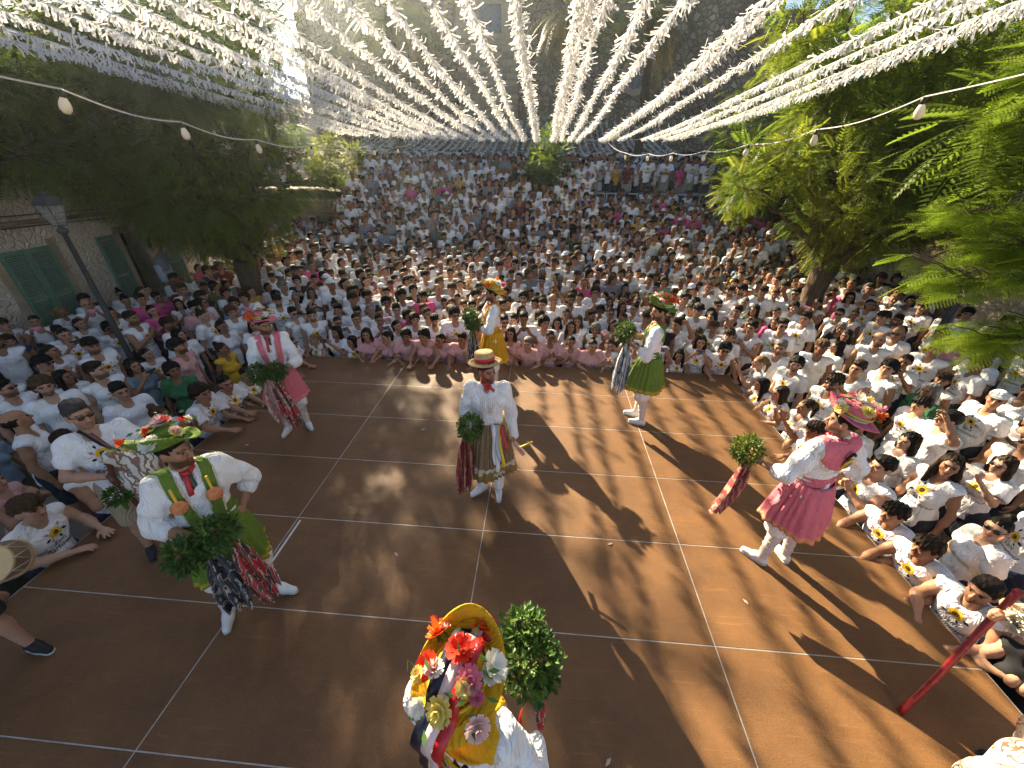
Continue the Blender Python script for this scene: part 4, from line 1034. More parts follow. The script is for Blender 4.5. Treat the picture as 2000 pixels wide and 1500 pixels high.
# back edge, going along the stage: shirts as seen there
back = [(-1.85, {}), (-1.45, dict(sex="f", hair="long")), (-1.12, dict(sex="f", hair="long", col="white", pr=True, sh="tank")), (-.80, dict(col="pink", sex="f", hair="long", sh="tee", pose="lean")), (-.42, dict(col="pink", sex="f", hair="tied", sh="tank", pose="reach")),
        (-.06, dict(col="pink", sex="m", hair="curly", sh="tee", pose="lean", hc="dark")), (.30, dict(col="pink", sex="f", hair="curly", sh="tank", pose="reach")), (.64, dict(col="pink", sex="f", hair="tied", sh="tee", pose="reach")), (1.02, dict(col="pink", sex="m", hair="short", sh="tee", pose="reach")), (1.36, dict(col="pink", sex="m", hair="mop", sh="tee", pose="lean")), (1.70, dict(col="pink", sex="f", hair="tied", sh="tee", pose="lean")), (2.0, dict(col="pink", sex="f", hair="long", sh="tank", pose="clasp")),
        (2.32, dict(col="pink", sex="m", hair="short", hc="grey", sh="tee", pose="lean")), (2.72, dict(col="pink", sex="f", hair="tied", sh="tee", pose="clasp")), (3.10, dict(col="pink", sex="f", hair="tied", sh="tee", pose="clasp")), (3.46, dict(col="pink", sex="f", hair="bun", sh="tee", pose="lean")),
        (3.85, dict(col="white", pr=True, sex="f", hair="tied", pose="clasp")), (4.30, {}), (4.72, {}), (5.10, dict(sex="f", hair="long", sh="tank", col="white", pr=True)), (5.48, dict(sex="f", hair="long", pose="phone")), (5.82, dict(sex="m", pose="reach", col="white"))]
for x, kw in back:
    kw.setdefault("col", "white"); kw.setdefault("pr", kw["col"] in ("white",)); add_edge(x + rng.uniform(-.04, .04), 1.21 + rng.uniform(-.02, .05), rng.normal(0, .15), **kw)
y = .75
while y > -4.6:      # shaded side edge
    if y < -2.9: y -= .25
    add_edge(-2.20 - rng.uniform(0, .05), y, math.radians(90) + rng.normal(0, .18), **({"sex": "f", "hair": str(rng.choice(["long", "tied", "tied", "bun"])), "col": "white", "pr": True} if rng.random() < .75 and y > -2.2 else {"col": "white", "pr": True})); y -= rng.uniform(.38, .46)
y = .55
while y > -4.9:      # sunny side edge
    kw = {"col": "white", "pr": True}
    if y < -1.2: kw.update(sex="m", hair=str(rng.choice(["mop", "mop", "short"])), hc=str(rng.choice(["black", "dark", "brown"])), sh="tank", gl=False)
    else: kw.update(sex="f", hair=str(rng.choice(["tied", "tied", "long"])))
    add_edge(6.19 + rng.uniform(0, .05), y, math.radians(-90) + rng.normal(0, .2) + (.25 if y < -2 else 0), **kw); y -= rng.uniform(.40, .48)
# special onlookers
def special(x, y, **kw):
    s = spec_random(rng); s.update(kw); CAND.append((x, y, face(x, y, .1), s, True)); TAKEN.append((x, y))
special(-6.35, 2.15, sex="m", col="bright pink", pr=False, sh="tee", pose="stand", hair="short", hc="dark", dim=1.0)
special(-5.75, 1.75, sex="f", col="bright pink", pr=False, sh="tee", pose="cross" if False else "clasp", hair="tied", hc="dark")
special(-6.6, 2.75, sex="m", col="bright pink", pr=False, sh="tee", pose="cross", hair="short", hc="black")
special(-4.75, -.35, sex="m", pose="stand", sh="tank", col="white", pr=True, hair="mop", hc="dark")
special(-4.75, -1.55, sex="m", pose="look", sh="tank", col="white", pr=False, hair="short", hc="dark", gl=True, beard=True)
special(-5.4, -1.75, sex="m", pose="stand", sh="tee", col="blue grey", pr=False, hair="thin", hc="grey", gl=True)
special(-5.9, .2, sex="f", pose="phone", sh="tee", col="white", pr=True, hair="tied", hc="dark")
special(-6.5, .55, sex="m", pose="phone", sh="tee", col="white", pr=True, hair="short", hc="dark")
special(8.1, 5.8, sex="m", pose="stand", sh="tee", col="yellow", pr=False, hair="short", hc="brown")
special(10.4, 1.6, sex="m", pose="stand", sh="tee", col="pink", pr=False, hair="short", hc="dark")
special(7.5, 2.6, sex="f", pose="stand", sh="tee", col="bright pink", pr=False, hair="long", hc="dark")
# everybody else: jittered rows
step = .44; SIDE = list(TAKEN)
for yy in np.arange(-4.8, 20.6, step * .93):
    for xx in np.arange(-22, 22, step):
        sp = 1.0 if yy < 9 else 1.0
        x = xx + rng.uniform(-.13, .13) + (step / 2 if int(round(yy / (step * .93))) % 2 else 0); y = yy + rng.uniform(-.13, .13)
        if -2.5 < x < 6.5 and y < 1.52: continue
        if x < -8.15 and y < 6.8: continue
        if x > 12.3: 
            if y < 13: continue
        if y < 13.2 and y > 12.75 and not (-5.4 < x < 4.4): continue
        if y > 13 and (x < -16 or x > 15): continue
        if y <= 13 and x < -10.5: continue
        if any((x - a) ** 2 + (y - b_) ** 2 < r * r for a, b_, r in BLOCK): continue
        if not free(x, y, .32): continue
        if y < 4 and (x < -2.4 or x > 6.4):
            if any((a - x) ** 2 + (b_ - y) ** 2 < .235 for a, b_ in SIDE): continue
            SIDE.append((x, y))
        if y > 13 and rng.random() < .12: continue
        CAND.append((x, y, face(x, y, .3), spec_random(rng), False))
def in_view(x, y, z, m=60):
    u, v, d = project((x, y, z + 1.55)); return d > .3 and -m < u < 2000 + m and 200 < v < 1500 + m, d
BIG = []; REST = []
for c in CAND:
    z = ground_z(c[0], c[1]); ok, d = in_view(c[0], c[1], z)
    if ok: BIG.append((d - (3 if c[4] else 0), c, z))
    else: REST.append((c, z))
BIG.sort(key=lambda t: t[0])
for d, c, z in BIG[:292]:
    s = c[3]; make_person(c[0], c[1], z, c[2], s, rng.uniform(.94, 1.09))
REST += [(c, z) for d, c, z in BIG[292:]]
# woman in the house doorway, filming, in a pale dress: own figure
make_person(-8.05, 4.62, -.19, math.radians(75), dict(sex="f", pose="phone", sh="tank", col="grey", pr=False, hair="long", hc="brown", gl=False, skin=SKINS[3], beard=False, leg=(.45, .46, .5)), 1.0, "the house doorway")

# far crowd: one mass, instanced figures
def far_variant(i):
    r = np.random.default_rng(100 + i); fem = i % 2 == 1
    kd = ["stand", "look", "raise" if not fem else "phone", "clasp", "phone" if i % 3 == 0 else "stand", "look"][i % 6] if i % 2 else ["stand", "look", "cross", "stand", "raise", "stand", "look", "phone"][(i // 2) % 8]
    J = KIT[("f" if fem else "m", kd)]["J"]; M = head_M(J)
    hd = FARH[1 if fem else 0]; skin = np.array(SKINS[i % len(SKINS)])
    pr = torso_prims(J, fem) + [rc(J["neck"] + (0, 0, -.04), xf(M, [(0, .02, -.1)])[0], .055, .05)] + arm_prims(J, fem)
    v, f = sdf_mesh(pr, .026, .035, cuts=[lambda X, Y, Z: .8 - Z + 0 * X + 0 * Y]); parts = [(v, f, skin)]
    for p in hd: parts.append((xf(M, p[0]), p[1], p[2] * skin))
    for k, s in enumerate("LR"):
        v, f = sdf_mesh([el(J["w" + s] + (0, 0, 0), (.045, .045, .06))], .022, .02); parts.append((v, f, skin))
    cn = "white"
    if i % 4 == 3: cn = ["black", "grey", "dark red", "navy", "olive", "grey", "black", "blue grey"][(i // 4) % 8]
    if i == 9: cn = "yellow"
    if i == 17: cn = "bright pink"
    base = np.array(SHIRTC[cn]) * r.uniform(.85, 1.02)
    v, f = shirt_mesh(J, "tee" if i % 3 else "tank", fem, .024, seed=i); c = np.tile(base, (len(v), 1))
    if cn == "white" and i % 2 == 0:
        q = ((v[:, 0] - J["chest"][0]) ** 2 + (v[:, 2] - J["chest"][2] - .03) ** 2) < .062 ** 2; q &= v[:, 1] < 0; c[q] = (.55, .36, .03)
        q = (np.abs(v[:, 0]) < .09) & (np.abs(v[:, 2] - J["chest"][2] + .09) < .02) & (v[:, 1] < 0); c[q] = (.12, .11, .1)
    parts.append((v, f, c))
    v, f = shorts_mesh(J, .035); parts.append((v, f, np.array([(.03, .035, .05), (.10, .09, .07), (.35, .32, .28)][i % 3])))
    hk = ["long", "tied", "long", "curly"][i % 4] if fem else ["short", "mop", "short", "mop", "thin", "cap"][(i // 2) % 6]
    hc = [HAIRC["dark"], HAIRC["black"], HAIRC["brown"], HAIRC["dark"], HAIRC["grey"], HAIRC["light brown"]][i % 6]
    v, f = FARHAIR[hk]; parts.append((xf(M, v), f, np.array((.7, .7, .7) if hk == "cap" else hc)))
    v, f, c = join(parts)
    o = bpy.data.objects.new("far_figure_%02d" % i, mesh("far_figure", v, f, [M_far], True, c)); FARC.objects.link(o)
M_far = mk("crowd_mixed", (1, 1, 1), .8, vcol=True, spec=.2, n=.1, ns=20)
FARC = bpy.data.collections.new("far_figures")
FARH = [head_parts(.013, False, .3, 5), head_parts(.013, True, 0, 6)]
FARHAIR = {k: hair_parts(k, .015) for k in HAIR}
NV = 32
for i in range(NV): far_variant(i)
pts = []; att = []
for c, z in REST:
    u, v, d = project((c[0], c[1], z + 1.5))
    if d < .5 or u < -350 or u > 2350 or v > 1700: continue
    pts.append((c[0], c[1], z)); att.append((int(rng.integers(NV)), c[2], rng.uniform(.82, 1.08)))
pm = bpy.data.meshes.new("far_crowd"); pm.from_pydata(pts, [], [])
a = pm.attributes.new("pick", 'INT', 'POINT'); a.data.foreach_set("value", [q[0] for q in att])
a = pm.attributes.new("turn", 'FLOAT', 'POINT'); a.data.foreach_set("value", [q[1] for q in att])
a = pm.attributes.new("size", 'FLOAT', 'POINT'); a.data.foreach_set("value", [q[2] for q in att])
fc = obj("far_crowd", pm); tag(fc, "dense far crowd in white shirts filling the square up to the church", "crowd", kind="stuff")
ng = bpy.data.node_groups.new("crowd_instances", 'GeometryNodeTree')
ng.interface.new_socket("Geometry", in_out='INPUT', socket_type='NodeSocketGeometry'); ng.interface.new_socket("Geometry", in_out='OUTPUT', socket_type='NodeSocketGeometry')
gi = ng.nodes.new("NodeGroupInput"); go = ng.nodes.new("NodeGroupOutput"); ip = ng.nodes.new("GeometryNodeInstanceOnPoints"); ci = ng.nodes.new("GeometryNodeCollectionInfo")
ci.inputs["Collection"].default_value = FARC; ci.inputs["Separate Children"].default_value = True; ci.inputs["Reset Children"].default_value = True
def named(nm, ty):
    n = ng.nodes.new("GeometryNodeInputNamedAttribute"); n.data_type = ty; n.inputs["Name"].default_value = nm; return n.outputs[0]
cx = ng.nodes.new("ShaderNodeCombineXYZ"); ng.links.new(named("turn", 'FLOAT'), cx.inputs[2])
ng.links.new(gi.outputs[0], ip.inputs["Points"]); ng.links.new(ci.outputs[0], ip.inputs["Instance"]); ip.inputs["Pick Instance"].default_value = True
ng.links.new(named("pick", 'INT'), ip.inputs["Instance Index"]); ng.links.new(cx.outputs[0], ip.inputs["Rotation"]); ng.links.new(named("size", 'FLOAT'), ip.inputs["Scale"])
ng.links.new(ip.outputs[0], go.inputs[0])
md = fc.modifiers.new("crowd", 'NODES'); md.node_group = ng
print("PEOPLE", N_PEOPLE, "FAR", len(pts))
# ------------------------------------------------------------------ lamp posts, cabinet, signs, chairs
M_iron = mk("painted_iron", (.045, .05, .05), .5, n=.3, ns=25, spec=.4)
M_lglass = mk("lantern_glass", (.35, .36, .34), .15, n=.15, ns=8, spec=.6)
M_lglass.node_tree.nodes["Principled BSDF"].inputs["Alpha"].default_value = .35
lp = empty("lamp_post", (-5.3, .55, GZ), label="old iron lamp post with a four sided lantern in front of the stone house", cat="lamp post")
b = MB(); b.lathe([(.12, 0), (.12, .12), (.085, .16), (.075, .7), (.05, .78), (.043, 2.2), (.034, 3.35), (.07, 3.38), (.07, 3.42), (.03, 3.46)], 14); b.obj("post", [M_iron], lp, smooth=True)
ln = empty("lantern", (0, 0, 3.46)); ln.parent = lp; ln.scale = (.52, .52, .72)
b = MB(); B0, B1, HH = .11, .235, .46
for sx, sy in ((-1, -1), (1, -1), (1, 1), (-1, 1)): b.tube([(sx * B0, sy * B0, .03), (sx * B1, sy * B1, HH)], .012, 6)
for k in range(4):
    c0 = ((-1, -1), (1, -1), (1, 1), (-1, 1)); a, c = c0[k], c0[(k + 1) % 4]
    b.tube([(a[0] * B1, a[1] * B1, HH), (c[0] * B1, c[1] * B1, HH)], .014, 6); b.tube([(a[0] * B0, a[1] * B0, .03), (c[0] * B0, c[1] * B0, .03)], .012, 6)
b.obj("lantern_frame", [M_iron], ln)
for k in range(4):
    c0 = ((-1, -1), (1, -1), (1, 1), (-1, 1)); a, c = c0[k], c0[(k + 1) % 4]; q = .97
    obj("pane", mesh("pane", [(a[0] * B0 * q, a[1] * B0 * q, .03), (c[0] * B0 * q, c[1] * B0 * q, .03), (c[0] * B1 * q, c[1] * B1 * q, HH), (a[0] * B1 * q, a[1] * B1 * q, HH)], [(0, 1, 2, 3)], [M_lglass], False), ln)
b = MB(); b.lathe([(.35, HH + .015), (.34, HH + .04), (.2, HH + .16), (.09, HH + .2), (.09, HH + .24), (.03, HH + .27), (.02, HH + .33)], 4); o = b.obj("lantern_cap", [M_iron], ln); o.rotation_euler = (0, 0, math.pi / 4)
rp_ = empty("dark_pole", (10.75, 2.55, GZ), label="plain dark metal pole rising out of the sunny side crowd", cat="pole")
b = MB(); b.lathe([(.12, 0), (.12, .2), (.075, .25), (.06, 2.4), (.05, 4.6), (.0, 4.62)], 12); b.obj("post", [M_iron], rp_, smooth=True)
cb = empty("equipment_cabinet", (-6.9, 10.0, ground_z(-6.9, 10)), label="dark equipment cabinet with a teal top among the shaded crowd", cat="cabinet")
b = MB(); b.bbox((-.5, -.35, 0), (.5, .35, 1.28), .02); b.obj("case", [M_dark], cb)
b = MB(); b.bbox((-.54, -.39, 1.285), (.54, .39, 1.36), .02); b.obj("top_board", [mk("teal_board", (.13, .42, .36), .6, n=.2, ns=8)], cb)
b = MB()
for k in range(7): b.box((-.4, -.372, .15 + k * .13), (.4, -.352, .22 + k * .13))
b.obj("vents", [mk("dark_grille", (.06, .06, .065), .5, n=.2, ns=10)], cb)
def sign(x, y, z0, h, w, hh, lab, cols, figure):
    s = empty("notice_sign", (x, y, z0), label=lab, cat="sign"); b = MB(); b.tube([(0, .03, 0), (0, .03, h)], .025, 8); b.obj("post", [M_iron], s, smooth=True)
    b = MB(); b.bbox((-w / 2, -.02, h - hh), (w / 2, .0, h), .004); b.obj("board", [cols[0]], s)
    for (x0, z0_, x1, z1, m) in figure:
        b = MB(); b.box((x0 * w, -.026, h - hh + z0_ * hh), (x1 * w, -.0215, h - hh + z1 * hh)); b.obj("marking", [m], s)
M_sy = mk("sign_yellow", (.72, .48, .03), .5, n=.1, ns=10); M_sw = mk("sign_white", (.75, .74, .7), .5, n=.1, ns=10); M_sr = mk("sign_dark_red", (.2, .04, .03), .5, n=.2, ns=10)
sign(-5.0, 10.1, ground_z(-6, 10.1), 2.1, .42, .55, "yellow notice board with a dark figure held up in the shaded crowd", (M_sy,), [(-.25, .2, .25, .6, M_sr), (-.12, .6, .12, .82, M_sr)])
sign(10.15, 11.7, ground_z(10.2, 11.7), 2.5, .5, .72, "yellow and white notice sign under the dark green tree", (M_sw,), [(-.46, .45, .46, .97, M_sy), (-.22, .55, .22, .85, M_sr), (-.38, .12, .38, .18, M_black), (-.38, .25, .38, .31, M_black)])
M_plastic = mk("white_plastic", (.75, .75, .74), .4, n=.08, ns=10, spec=.4)
def chair_meshes():
    b = MB(); b.bbox((-.22, -.22, .42), (.22, .2, .45), .01); seat = b.mesh("seat", [M_plastic])
    b = MB(); b.bbox((-.22, .19, .52), (.22, .22, .85), .01); b.box((-.20, .195, .44), (-.17, .215, .53)); b.box((.17, .195, .44), (.20, .215, .53)); back_ = b.mesh("backrest", [M_plastic])
    b = MB(); b.tube([(0, 0, 0), (0, 0, .425)], [.016, .022], 8); leg = b.mesh("leg", [M_plastic], True); return seat, back_, leg
CH = chair_meshes()
for k in range(7):
    c = empty("plastic_chair", (4.9 + k * .8 + .3 * math.sin(k * 5), 13.55 + .1 * math.sin(k * 3), 1.775), math.radians(RNG.uniform(-15, 15)), "white plastic chair in the row along the terrace edge", "chair", "white plastic chairs on the terrace")
    obj("seat", CH[0], c); obj("backrest", CH[1], c)
    for sx, sy in ((-.19, -.19), (.19, -.19), (-.19, .17), (.19, .17)): obj("leg", CH[2], c, (sx, sy, 0))

# ------------------------------------------------------------------ white paper bunting and festoon lights
M_paper = mk("white_tissue_paper", (.82, .81, .80), .8, transl=.4, tcol=(.78, .76, .72), n=.06, ns=5)
M_rope = mk("white_cord", (.6, .58, .55), .8, n=.2, ns=20)
def bunting(path, label, gap=.032, L=(.13, .25), w=.026, group="white paper bunting over the square", rows=2):
    path = np.asarray(path, float); o0 = path[len(path) // 2].copy(); path = path - o0
    root = empty("bunting_string", o0, label=label, cat="bunting", group=group)
    b = MB(); b.tube(path, .006, 5); b.obj("cord", [M_rope], root)
    seg = np.linalg.norm(np.diff(path, axis=0), axis=1); cum = np.concatenate([[0], np.cumsum(seg)]); n = int(cum[-1] / gap)
    s = (np.arange(n) + RNG.uniform(-.4, .4, n)) * gap
    p = np.stack([np.interp(s, cum, path[:, i]) for i in range(3)], 1)
    t = np.stack([np.gradient(p[:, i]) for i in range(3)], 1); t /= np.linalg.norm(t, axis=1, keepdims=True) + 1e-9
    side = np.cross(t, [0, 0, 1.0]); side /= np.linalg.norm(side, axis=1, keepdims=True) + 1e-9
    patch = np.interp(s, np.linspace(0, cum[-1], 40), RNG.uniform(.55, 1.15, 40))[:, None]
    V = []; F = []; k = 0
    for r in range(rows):
        ang = RNG.normal(0, .75, (n, 1)) + (.25 if r else -.25); ln_ = RNG.uniform(*L, (n, 1)) * patch
        d = np.array([0, 0, -1.0]) * np.cos(ang) + side * np.sin(ang) + t * RNG.normal(0, .35, (n, 1)); d /= np.linalg.norm(d, axis=1, keepdims=True)
        wv = t + side * RNG.normal(0, .7, (n, 1)); wv -= d * (wv * d).sum(1, keepdims=True); wv /= np.linalg.norm(wv, axis=1, keepdims=True); wv = wv * (w * RNG.uniform(.4, .75, (n, 1)))
        curl = np.cross(d, wv); curl /= np.linalg.norm(curl, axis=1, keepdims=True); cu = RNG.normal(0, .35, (n, 1)) * ln_
        m = p + d * ln_ * .55 + curl * cu * .25; e = p + d * ln_ * .95 + curl * cu + RNG.normal(0, .012, (n, 3))
        V.append(np.stack([p - wv * .5, p + wv * .5, m + wv, m - wv, e + wv * 1.25, e - wv * 1.25], 1).reshape(-1, 3))
        base = np.arange(n)[:, None] * 6 + k; F.append(np.concatenate([base + [0, 1, 2, 3], base + [3, 2, 4, 5]])); k += n * 6
    o = obj("paper_fringe", mesh("paper_fringe", np.concatenate(V), np.concatenate(F), [M_paper], False), root); o["kind"] = "stuff"
XS = [-4.65, -4.1, -3.4, -2.67, -2.15, -1.68, -1.17, -0.82, -0.42, 0.12, 0.56, 0.99, 1.42, 1.68, 2.1, 2.16, 2.68, 2.77, 2.98, 3.28, 3.59, 4.34, 4.48, 5.04, 5.81, 6.17, 6.65, 6.84]
WORD = ["lamp post", "house roof", "weeping tree", "corner palm", "left palm", "clock", "coat of arms", "middle palm", "round window", "right palm", "forked tree", "dark tree", "garden wall"]
for i, x in enumerate(XS):
    ys = np.linspace(-6.2, 11.0, 60); ax_ = x + RNG.uniform(-.05, .05)
    zs = 4.08 + .0115 * np.maximum(11 - ys, 0) ** 1.55 + .015 * np.sin(ys * .8 + i) * np.clip((11 - ys) / 6, 0, 1) + .10 * ((x - 2.2) / 6) ** 2
    xs = x + (ax_ - x) * np.sin((ys + 6.2) / 17.2 * math.pi) + .02 * np.sin(ys * .9 + i * 2)
    bunting(np.stack([xs, ys, zs], 1), "white paper string above the stage towards the %s%s" % (WORD[min(12, int(i * 13 / len(XS)))], ("", ", second of its pair", ", third of its three")[sum(1 for q in range(i) if min(12, int(q * 13 / len(XS))) == min(12, int(i * 13 / len(XS))))]), gap=.021, L=(.070, .155), w=.0175, group="white paper strings above the stage")
for i, x in enumerate(np.linspace(-8.8, 9.2, 46)):
    ys = np.linspace(14.6, 25.4, 20); q = (ys - 15.6); zs = 3.70 + np.where(q > 0, .022, .03) * q * q
    bunting(np.stack([np.full(20, x + RNG.uniform(-.08, .08)), ys, zs], 1), "white paper fringe string strung low before the church ", gap=.05, L=(.10, .18), group="white paper strings before the church", rows=1)
b = MB(); b.tube([(x, 14.58, 3.73 + .03 * math.sin(x * .7)) for x in np.linspace(-9.5, 10, 30)], .008, 5); tag(b.obj("transverse_cable", [M_rope]), "thin pale cable carrying the paper strings before the church", "cable")
b = MB(); b.tube([(x, 11.03, 4.07 + .02 * math.sin(x) + .10 * ((x - 2.2) / 6) ** 2) for x in np.linspace(-5.6, 9.0, 30)], .008, 5); tag(b.obj("transverse_cable", [M_rope]), "thin pale cable across the square where the stage's paper strings end", "cable")
M_bulb = mk("frosted_bulb", (.75, .70, .58), .3, n=.05, ns=10, transl=.35, spec=.5)
b = MB(); b.lathe([(.0, -.135), (.018, -.132), (.033, -.11), (.036, -.085), (.028, -.055), (.016, -.03)], 14); BULB = b.mesh("bulb", [M_bulb], True)
b = MB(); b.lathe([(.017, -.034), (.018, .0), (.012, .012), (.006, .02)], 12); SOCK = b.mesh("socket", [M_dark], True)
def festoon(pts, label, n_extra):
    pts = np.asarray(pts, float); root = empty("festoon_light_string", pts[0], label=label, cat="string light")
    dense = []
    for a, c in zip(pts[:-1], pts[1:]):
        for t in np.linspace(0, 1, 8, endpoint=False): q = a + (c - a) * t; q[2] -= .10 * math.sin(math.pi * t) * .5; dense.append(q)
    dense.append(pts[-1]); b = MB(); b.tube(np.array(dense) - pts[0] + (0, 0, .02), .006, 5); b.obj("cable", [M_rope], root)
    for p in pts[1:-1]:
        o = obj("bulb", BULB, root, p - pts[0]); o.rotation_euler = (RNG.uniform(-.15, .15), RNG.uniform(-.15, .15), 0); obj("socket", SOCK, o); o.scale = (1.0,) * 3
festoon([(5.65, -3.6, 4.05), (5.477, -1.458, 3.80), (5.399, -.268, 3.655), (5.272, 1.004, 3.565), (5.177, 2.416, 3.515), (5.061, 3.912, 3.515), (4.912, 5.419, 3.53), (4.7, 7.2, 3.57), (4.5, 9.6, 3.9)], "string of frosted bulbs above the sunny side of the stage", 0)
festoon([(-.95, -4.2, 3.95), (-1.072, -2.293, 3.73), (-1.194, -1.15, 3.62), (-1.304, .118, 3.525), (-1.38, 1.6, 3.51), (-1.46, 3.2, 3.53), (-1.557, 4.758, 3.57), (-1.794, 7.108, 3.66), (-2, 9.6, 3.9)], "string of frosted bulbs above the shaded side of the stage", 0)

# ------------------------------------------------------------------ overhanging branch close to the camera
FINE = frond_template(.36, 10, .135, .02, 10)
M_leafb = mk("bright_feathery_leaf", (.23, .33, .025), .6, vcol=True, transl=.6, spec=.12, n=.2, ns=2)
t = empty("jacaranda_tree", (9.9, -2.3, GZ), label="tree whose bright feathery branches overhang the crowd beside the red stick", cat="tree"); B = np.array([9.9, -2.3, GZ])
mb = MB(); mb.tube(np.array([(9.9, -2.3, GZ - .1), (9.85, -2.25, .3), (9.7, -2.2, 1.7), (9.5, -2.0, 2.6)]) - B, [.2, .16, .14, .12], 10); mb.obj("trunk", [M_bark], t, smooth=True)
mb = MB(); O = []; Dd = []
br = [((9.5, -2.0, 2.6), (7.5, -1.7, 2.5), (6.5, -1.5, 2.35)), ((9.5, -2.0, 2.6), (7.6, -1.3, 3.0), (6.5, -1.15, 2.95)), ((9.5, -2.0, 2.6), (7.7, -1.0, 3.5), (6.85, -.8, 3.75)), ((9.5, -2.0, 2.4), (7.5, -2.0, 2.1), (6.65, -1.9, 1.95)), ((9.5, -2.0, 2.6), (7.9, -.9, 3.9), (7.0, -.6, 4.2)), ((9.5, -2.0, 2.6), (7.7, -1.5, 2.8), (6.9, -1.4, 2.65)), ((9.5, -2.0, 2.6), (7.9, -1.2, 3.3), (7.0, -1.0, 3.3))]
for pb in br:
    pb = np.array(pb); q = np.concatenate([np.linspace(pb[0], pb[1], 8), np.linspace(pb[1], pb[2], 8)[1:]]); q[1:-1] += RNG.normal(0, .03, (13, 3)); mb.tube(q - B, np.linspace(.06, .008, 15), 7)
    for k in range(58):
        u = RNG.uniform(.62, 1.0); i = u * 14; p = q[int(i)] + (q[min(int(i) + 1, 14)] - q[int(i)]) * (i % 1)
        tw = np.array([RNG.uniform(-.7, .1), RNG.uniform(-.55, .55), RNG.uniform(-.25, .35)]) * RNG.uniform(.2, .7)
        mb.tube([p - B, p + tw * .5 + (0, 0, .03) - B, p + tw - B], [.008, .006, .004], 4)
        for m in range(2):
            O.append(p + tw * RNG.uniform(.4, 1)); Dd.append((RNG.uniform(-1, -.4), RNG.normal(0, .4), RNG.normal(-.15, .2)))
mb.obj("limbs", [M_bark], t, smooth=True)
O = np.array(O) - B; cols = np.array([1, 1, 1]) * RNG.uniform(.7, 1.3, (len(O), 1))
v, f, c = scatter(FINE, O, np.array(Dd), RNG.uniform(.6, .95, len(O)), cols=cols); o = obj("crown", mesh("crown", v, f, [M_leafb], False, col=c), t); o["kind"] = "stuff"
cl = [np.array([9.6, -1.6, 4.0]) - B + RNG.normal(0, 1, 3) * (.9, 1.1, .7) for _ in range(22)]
v, f, c = clump_crown(cl, 40, .6); o = obj("upper_crown", mesh("upper_crown", v, f, [M_leaf], False, col=c), t); o["kind"] = "stuff"
# ------------------------------------------------------------------ dancers and musicians on the stage
HEAD_D = head_parts(.0066, False, .85, 9); HEAD_D2 = head_parts(.0066, False, .35, 11)
M_straw = mk("straw_plait", (.55, .38, .17), .8, n=.3, ns=60, bump=.004, bs=120)
M_petal = mk("silk_petal", (1, 1, 1), .6, ocol=True, transl=.25, n=.12, ns=30)
M_basil = mk("basil_leaf", (.075, .16, .025), .45, vcol=True, transl=.3, spec=.4, n=.25, ns=25)
M_lace = mk("cream_lace", (.72, .66, .52), .85, n=.35, ns=70, bump=.006, bs=110)
M_shoe = mk("white_canvas_shoe", (.72, .71, .68), .6, n=.12, ns=15, ocol=True)
M_sole = mk("shoe_sole", (.55, .52, .46), .7, n=.2, ns=15)
M_stock = mk("openwork_stocking", (.72, .64, .60), .85, col2=(.50, .38, .32), ns=85)
M_ribbon = mk("satin_ribbon", (1, 1, 1), .35, ocol=True, n=.08, ns=8, spec=.5)
def pattern_mat(name, cols, scale=9.0, dist=4.0):
    """printed kerchief: wave and voronoi ornament in a few colours"""
    m = bpy.data.materials.new(name); m.use_nodes = True; nt = m.node_tree; N = nt.nodes; L = nt.links; b = N["Principled BSDF"]
    tc = N.new("ShaderNodeTexCoord"); wv = N.new("ShaderNodeTexWave"); wv.inputs["Scale"].default_value = scale * .6; wv.inputs["Distortion"].default_value = dist; wv.inputs["Detail"].default_value = 3; wv.inputs["Detail Scale"].default_value = 2.5
    vo = N.new("ShaderNodeTexVoronoi"); vo.inputs["Scale"].default_value = scale * 1.7
    L.new(tc.outputs["Object"], wv.inputs["Vector"]); L.new(tc.outputs["Object"], vo.inputs["Vector"])
    ad = N.new("ShaderNodeMath"); ad.operation = 'MULTIPLY_ADD'; ad.inputs[1].default_value = .6; L.new(vo.outputs["Distance"], ad.inputs[0]); 
    ml = N.new("ShaderNodeMath"); ml.operation = 'MULTIPLY'; ml.inputs[1].default_value = .65; L.new(wv.outputs["Fac"], ml.inputs[0]); L.new(ml.outputs[0], ad.inputs[2])
    r = N.new("ShaderNodeValToRGB"); r.color_ramp.interpolation = 'CONSTANT'; e = r.color_ramp.elements
    n = len(cols); e[0].color = (*cols[0], 1); e[1].position = 1.0 / n; e[1].color = (*cols[1], 1)
    for i in range(2, n): q = e.new(i / n * .95); q.color = (*cols[i], 1)
    L.new(ad.outputs[0], r.inputs[0]); L.new(r.outputs[0], b.inputs["Base Color"]); b.inputs["Roughness"].default_value = .6
    return m
M_kred = pattern_mat("kerchief_red_floral", [(.42, .02, .03), (.48, .03, .04), (.35, .02, .025), (.62, .50, .36), (.10, .05, .05)])
M_kred2 = pattern_mat("kerchief_dark_red", [(.20, .02, .025), (.26, .03, .03), (.16, .015, .02), (.36, .18, .12)], 14)
M_knavy = pattern_mat("kerchief_navy_paisley", [(.012, .015, .03), (.02, .03, .07), (.015, .018, .03), (.42, .38, .32), (.05, .06, .08)])
M_kpink = pattern_mat("kerchief_rose_floral", [(.50, .16, .16), (.55, .22, .2), (.62, .52, .42), (.30, .07, .09), (.58, .44, .34)])
M_kblack = pattern_mat("kerchief_black_white", [(.02, .02, .02), (.03, .03, .03), (.60, .56, .48), (.08, .07, .06)])
M_kblue = pattern_mat("kerchief_pale_blue", [(.50, .54, .56), (.62, .62, .58), (.16, .27, .34), (.03, .03, .035), (.55, .6, .6)], 6, 2)
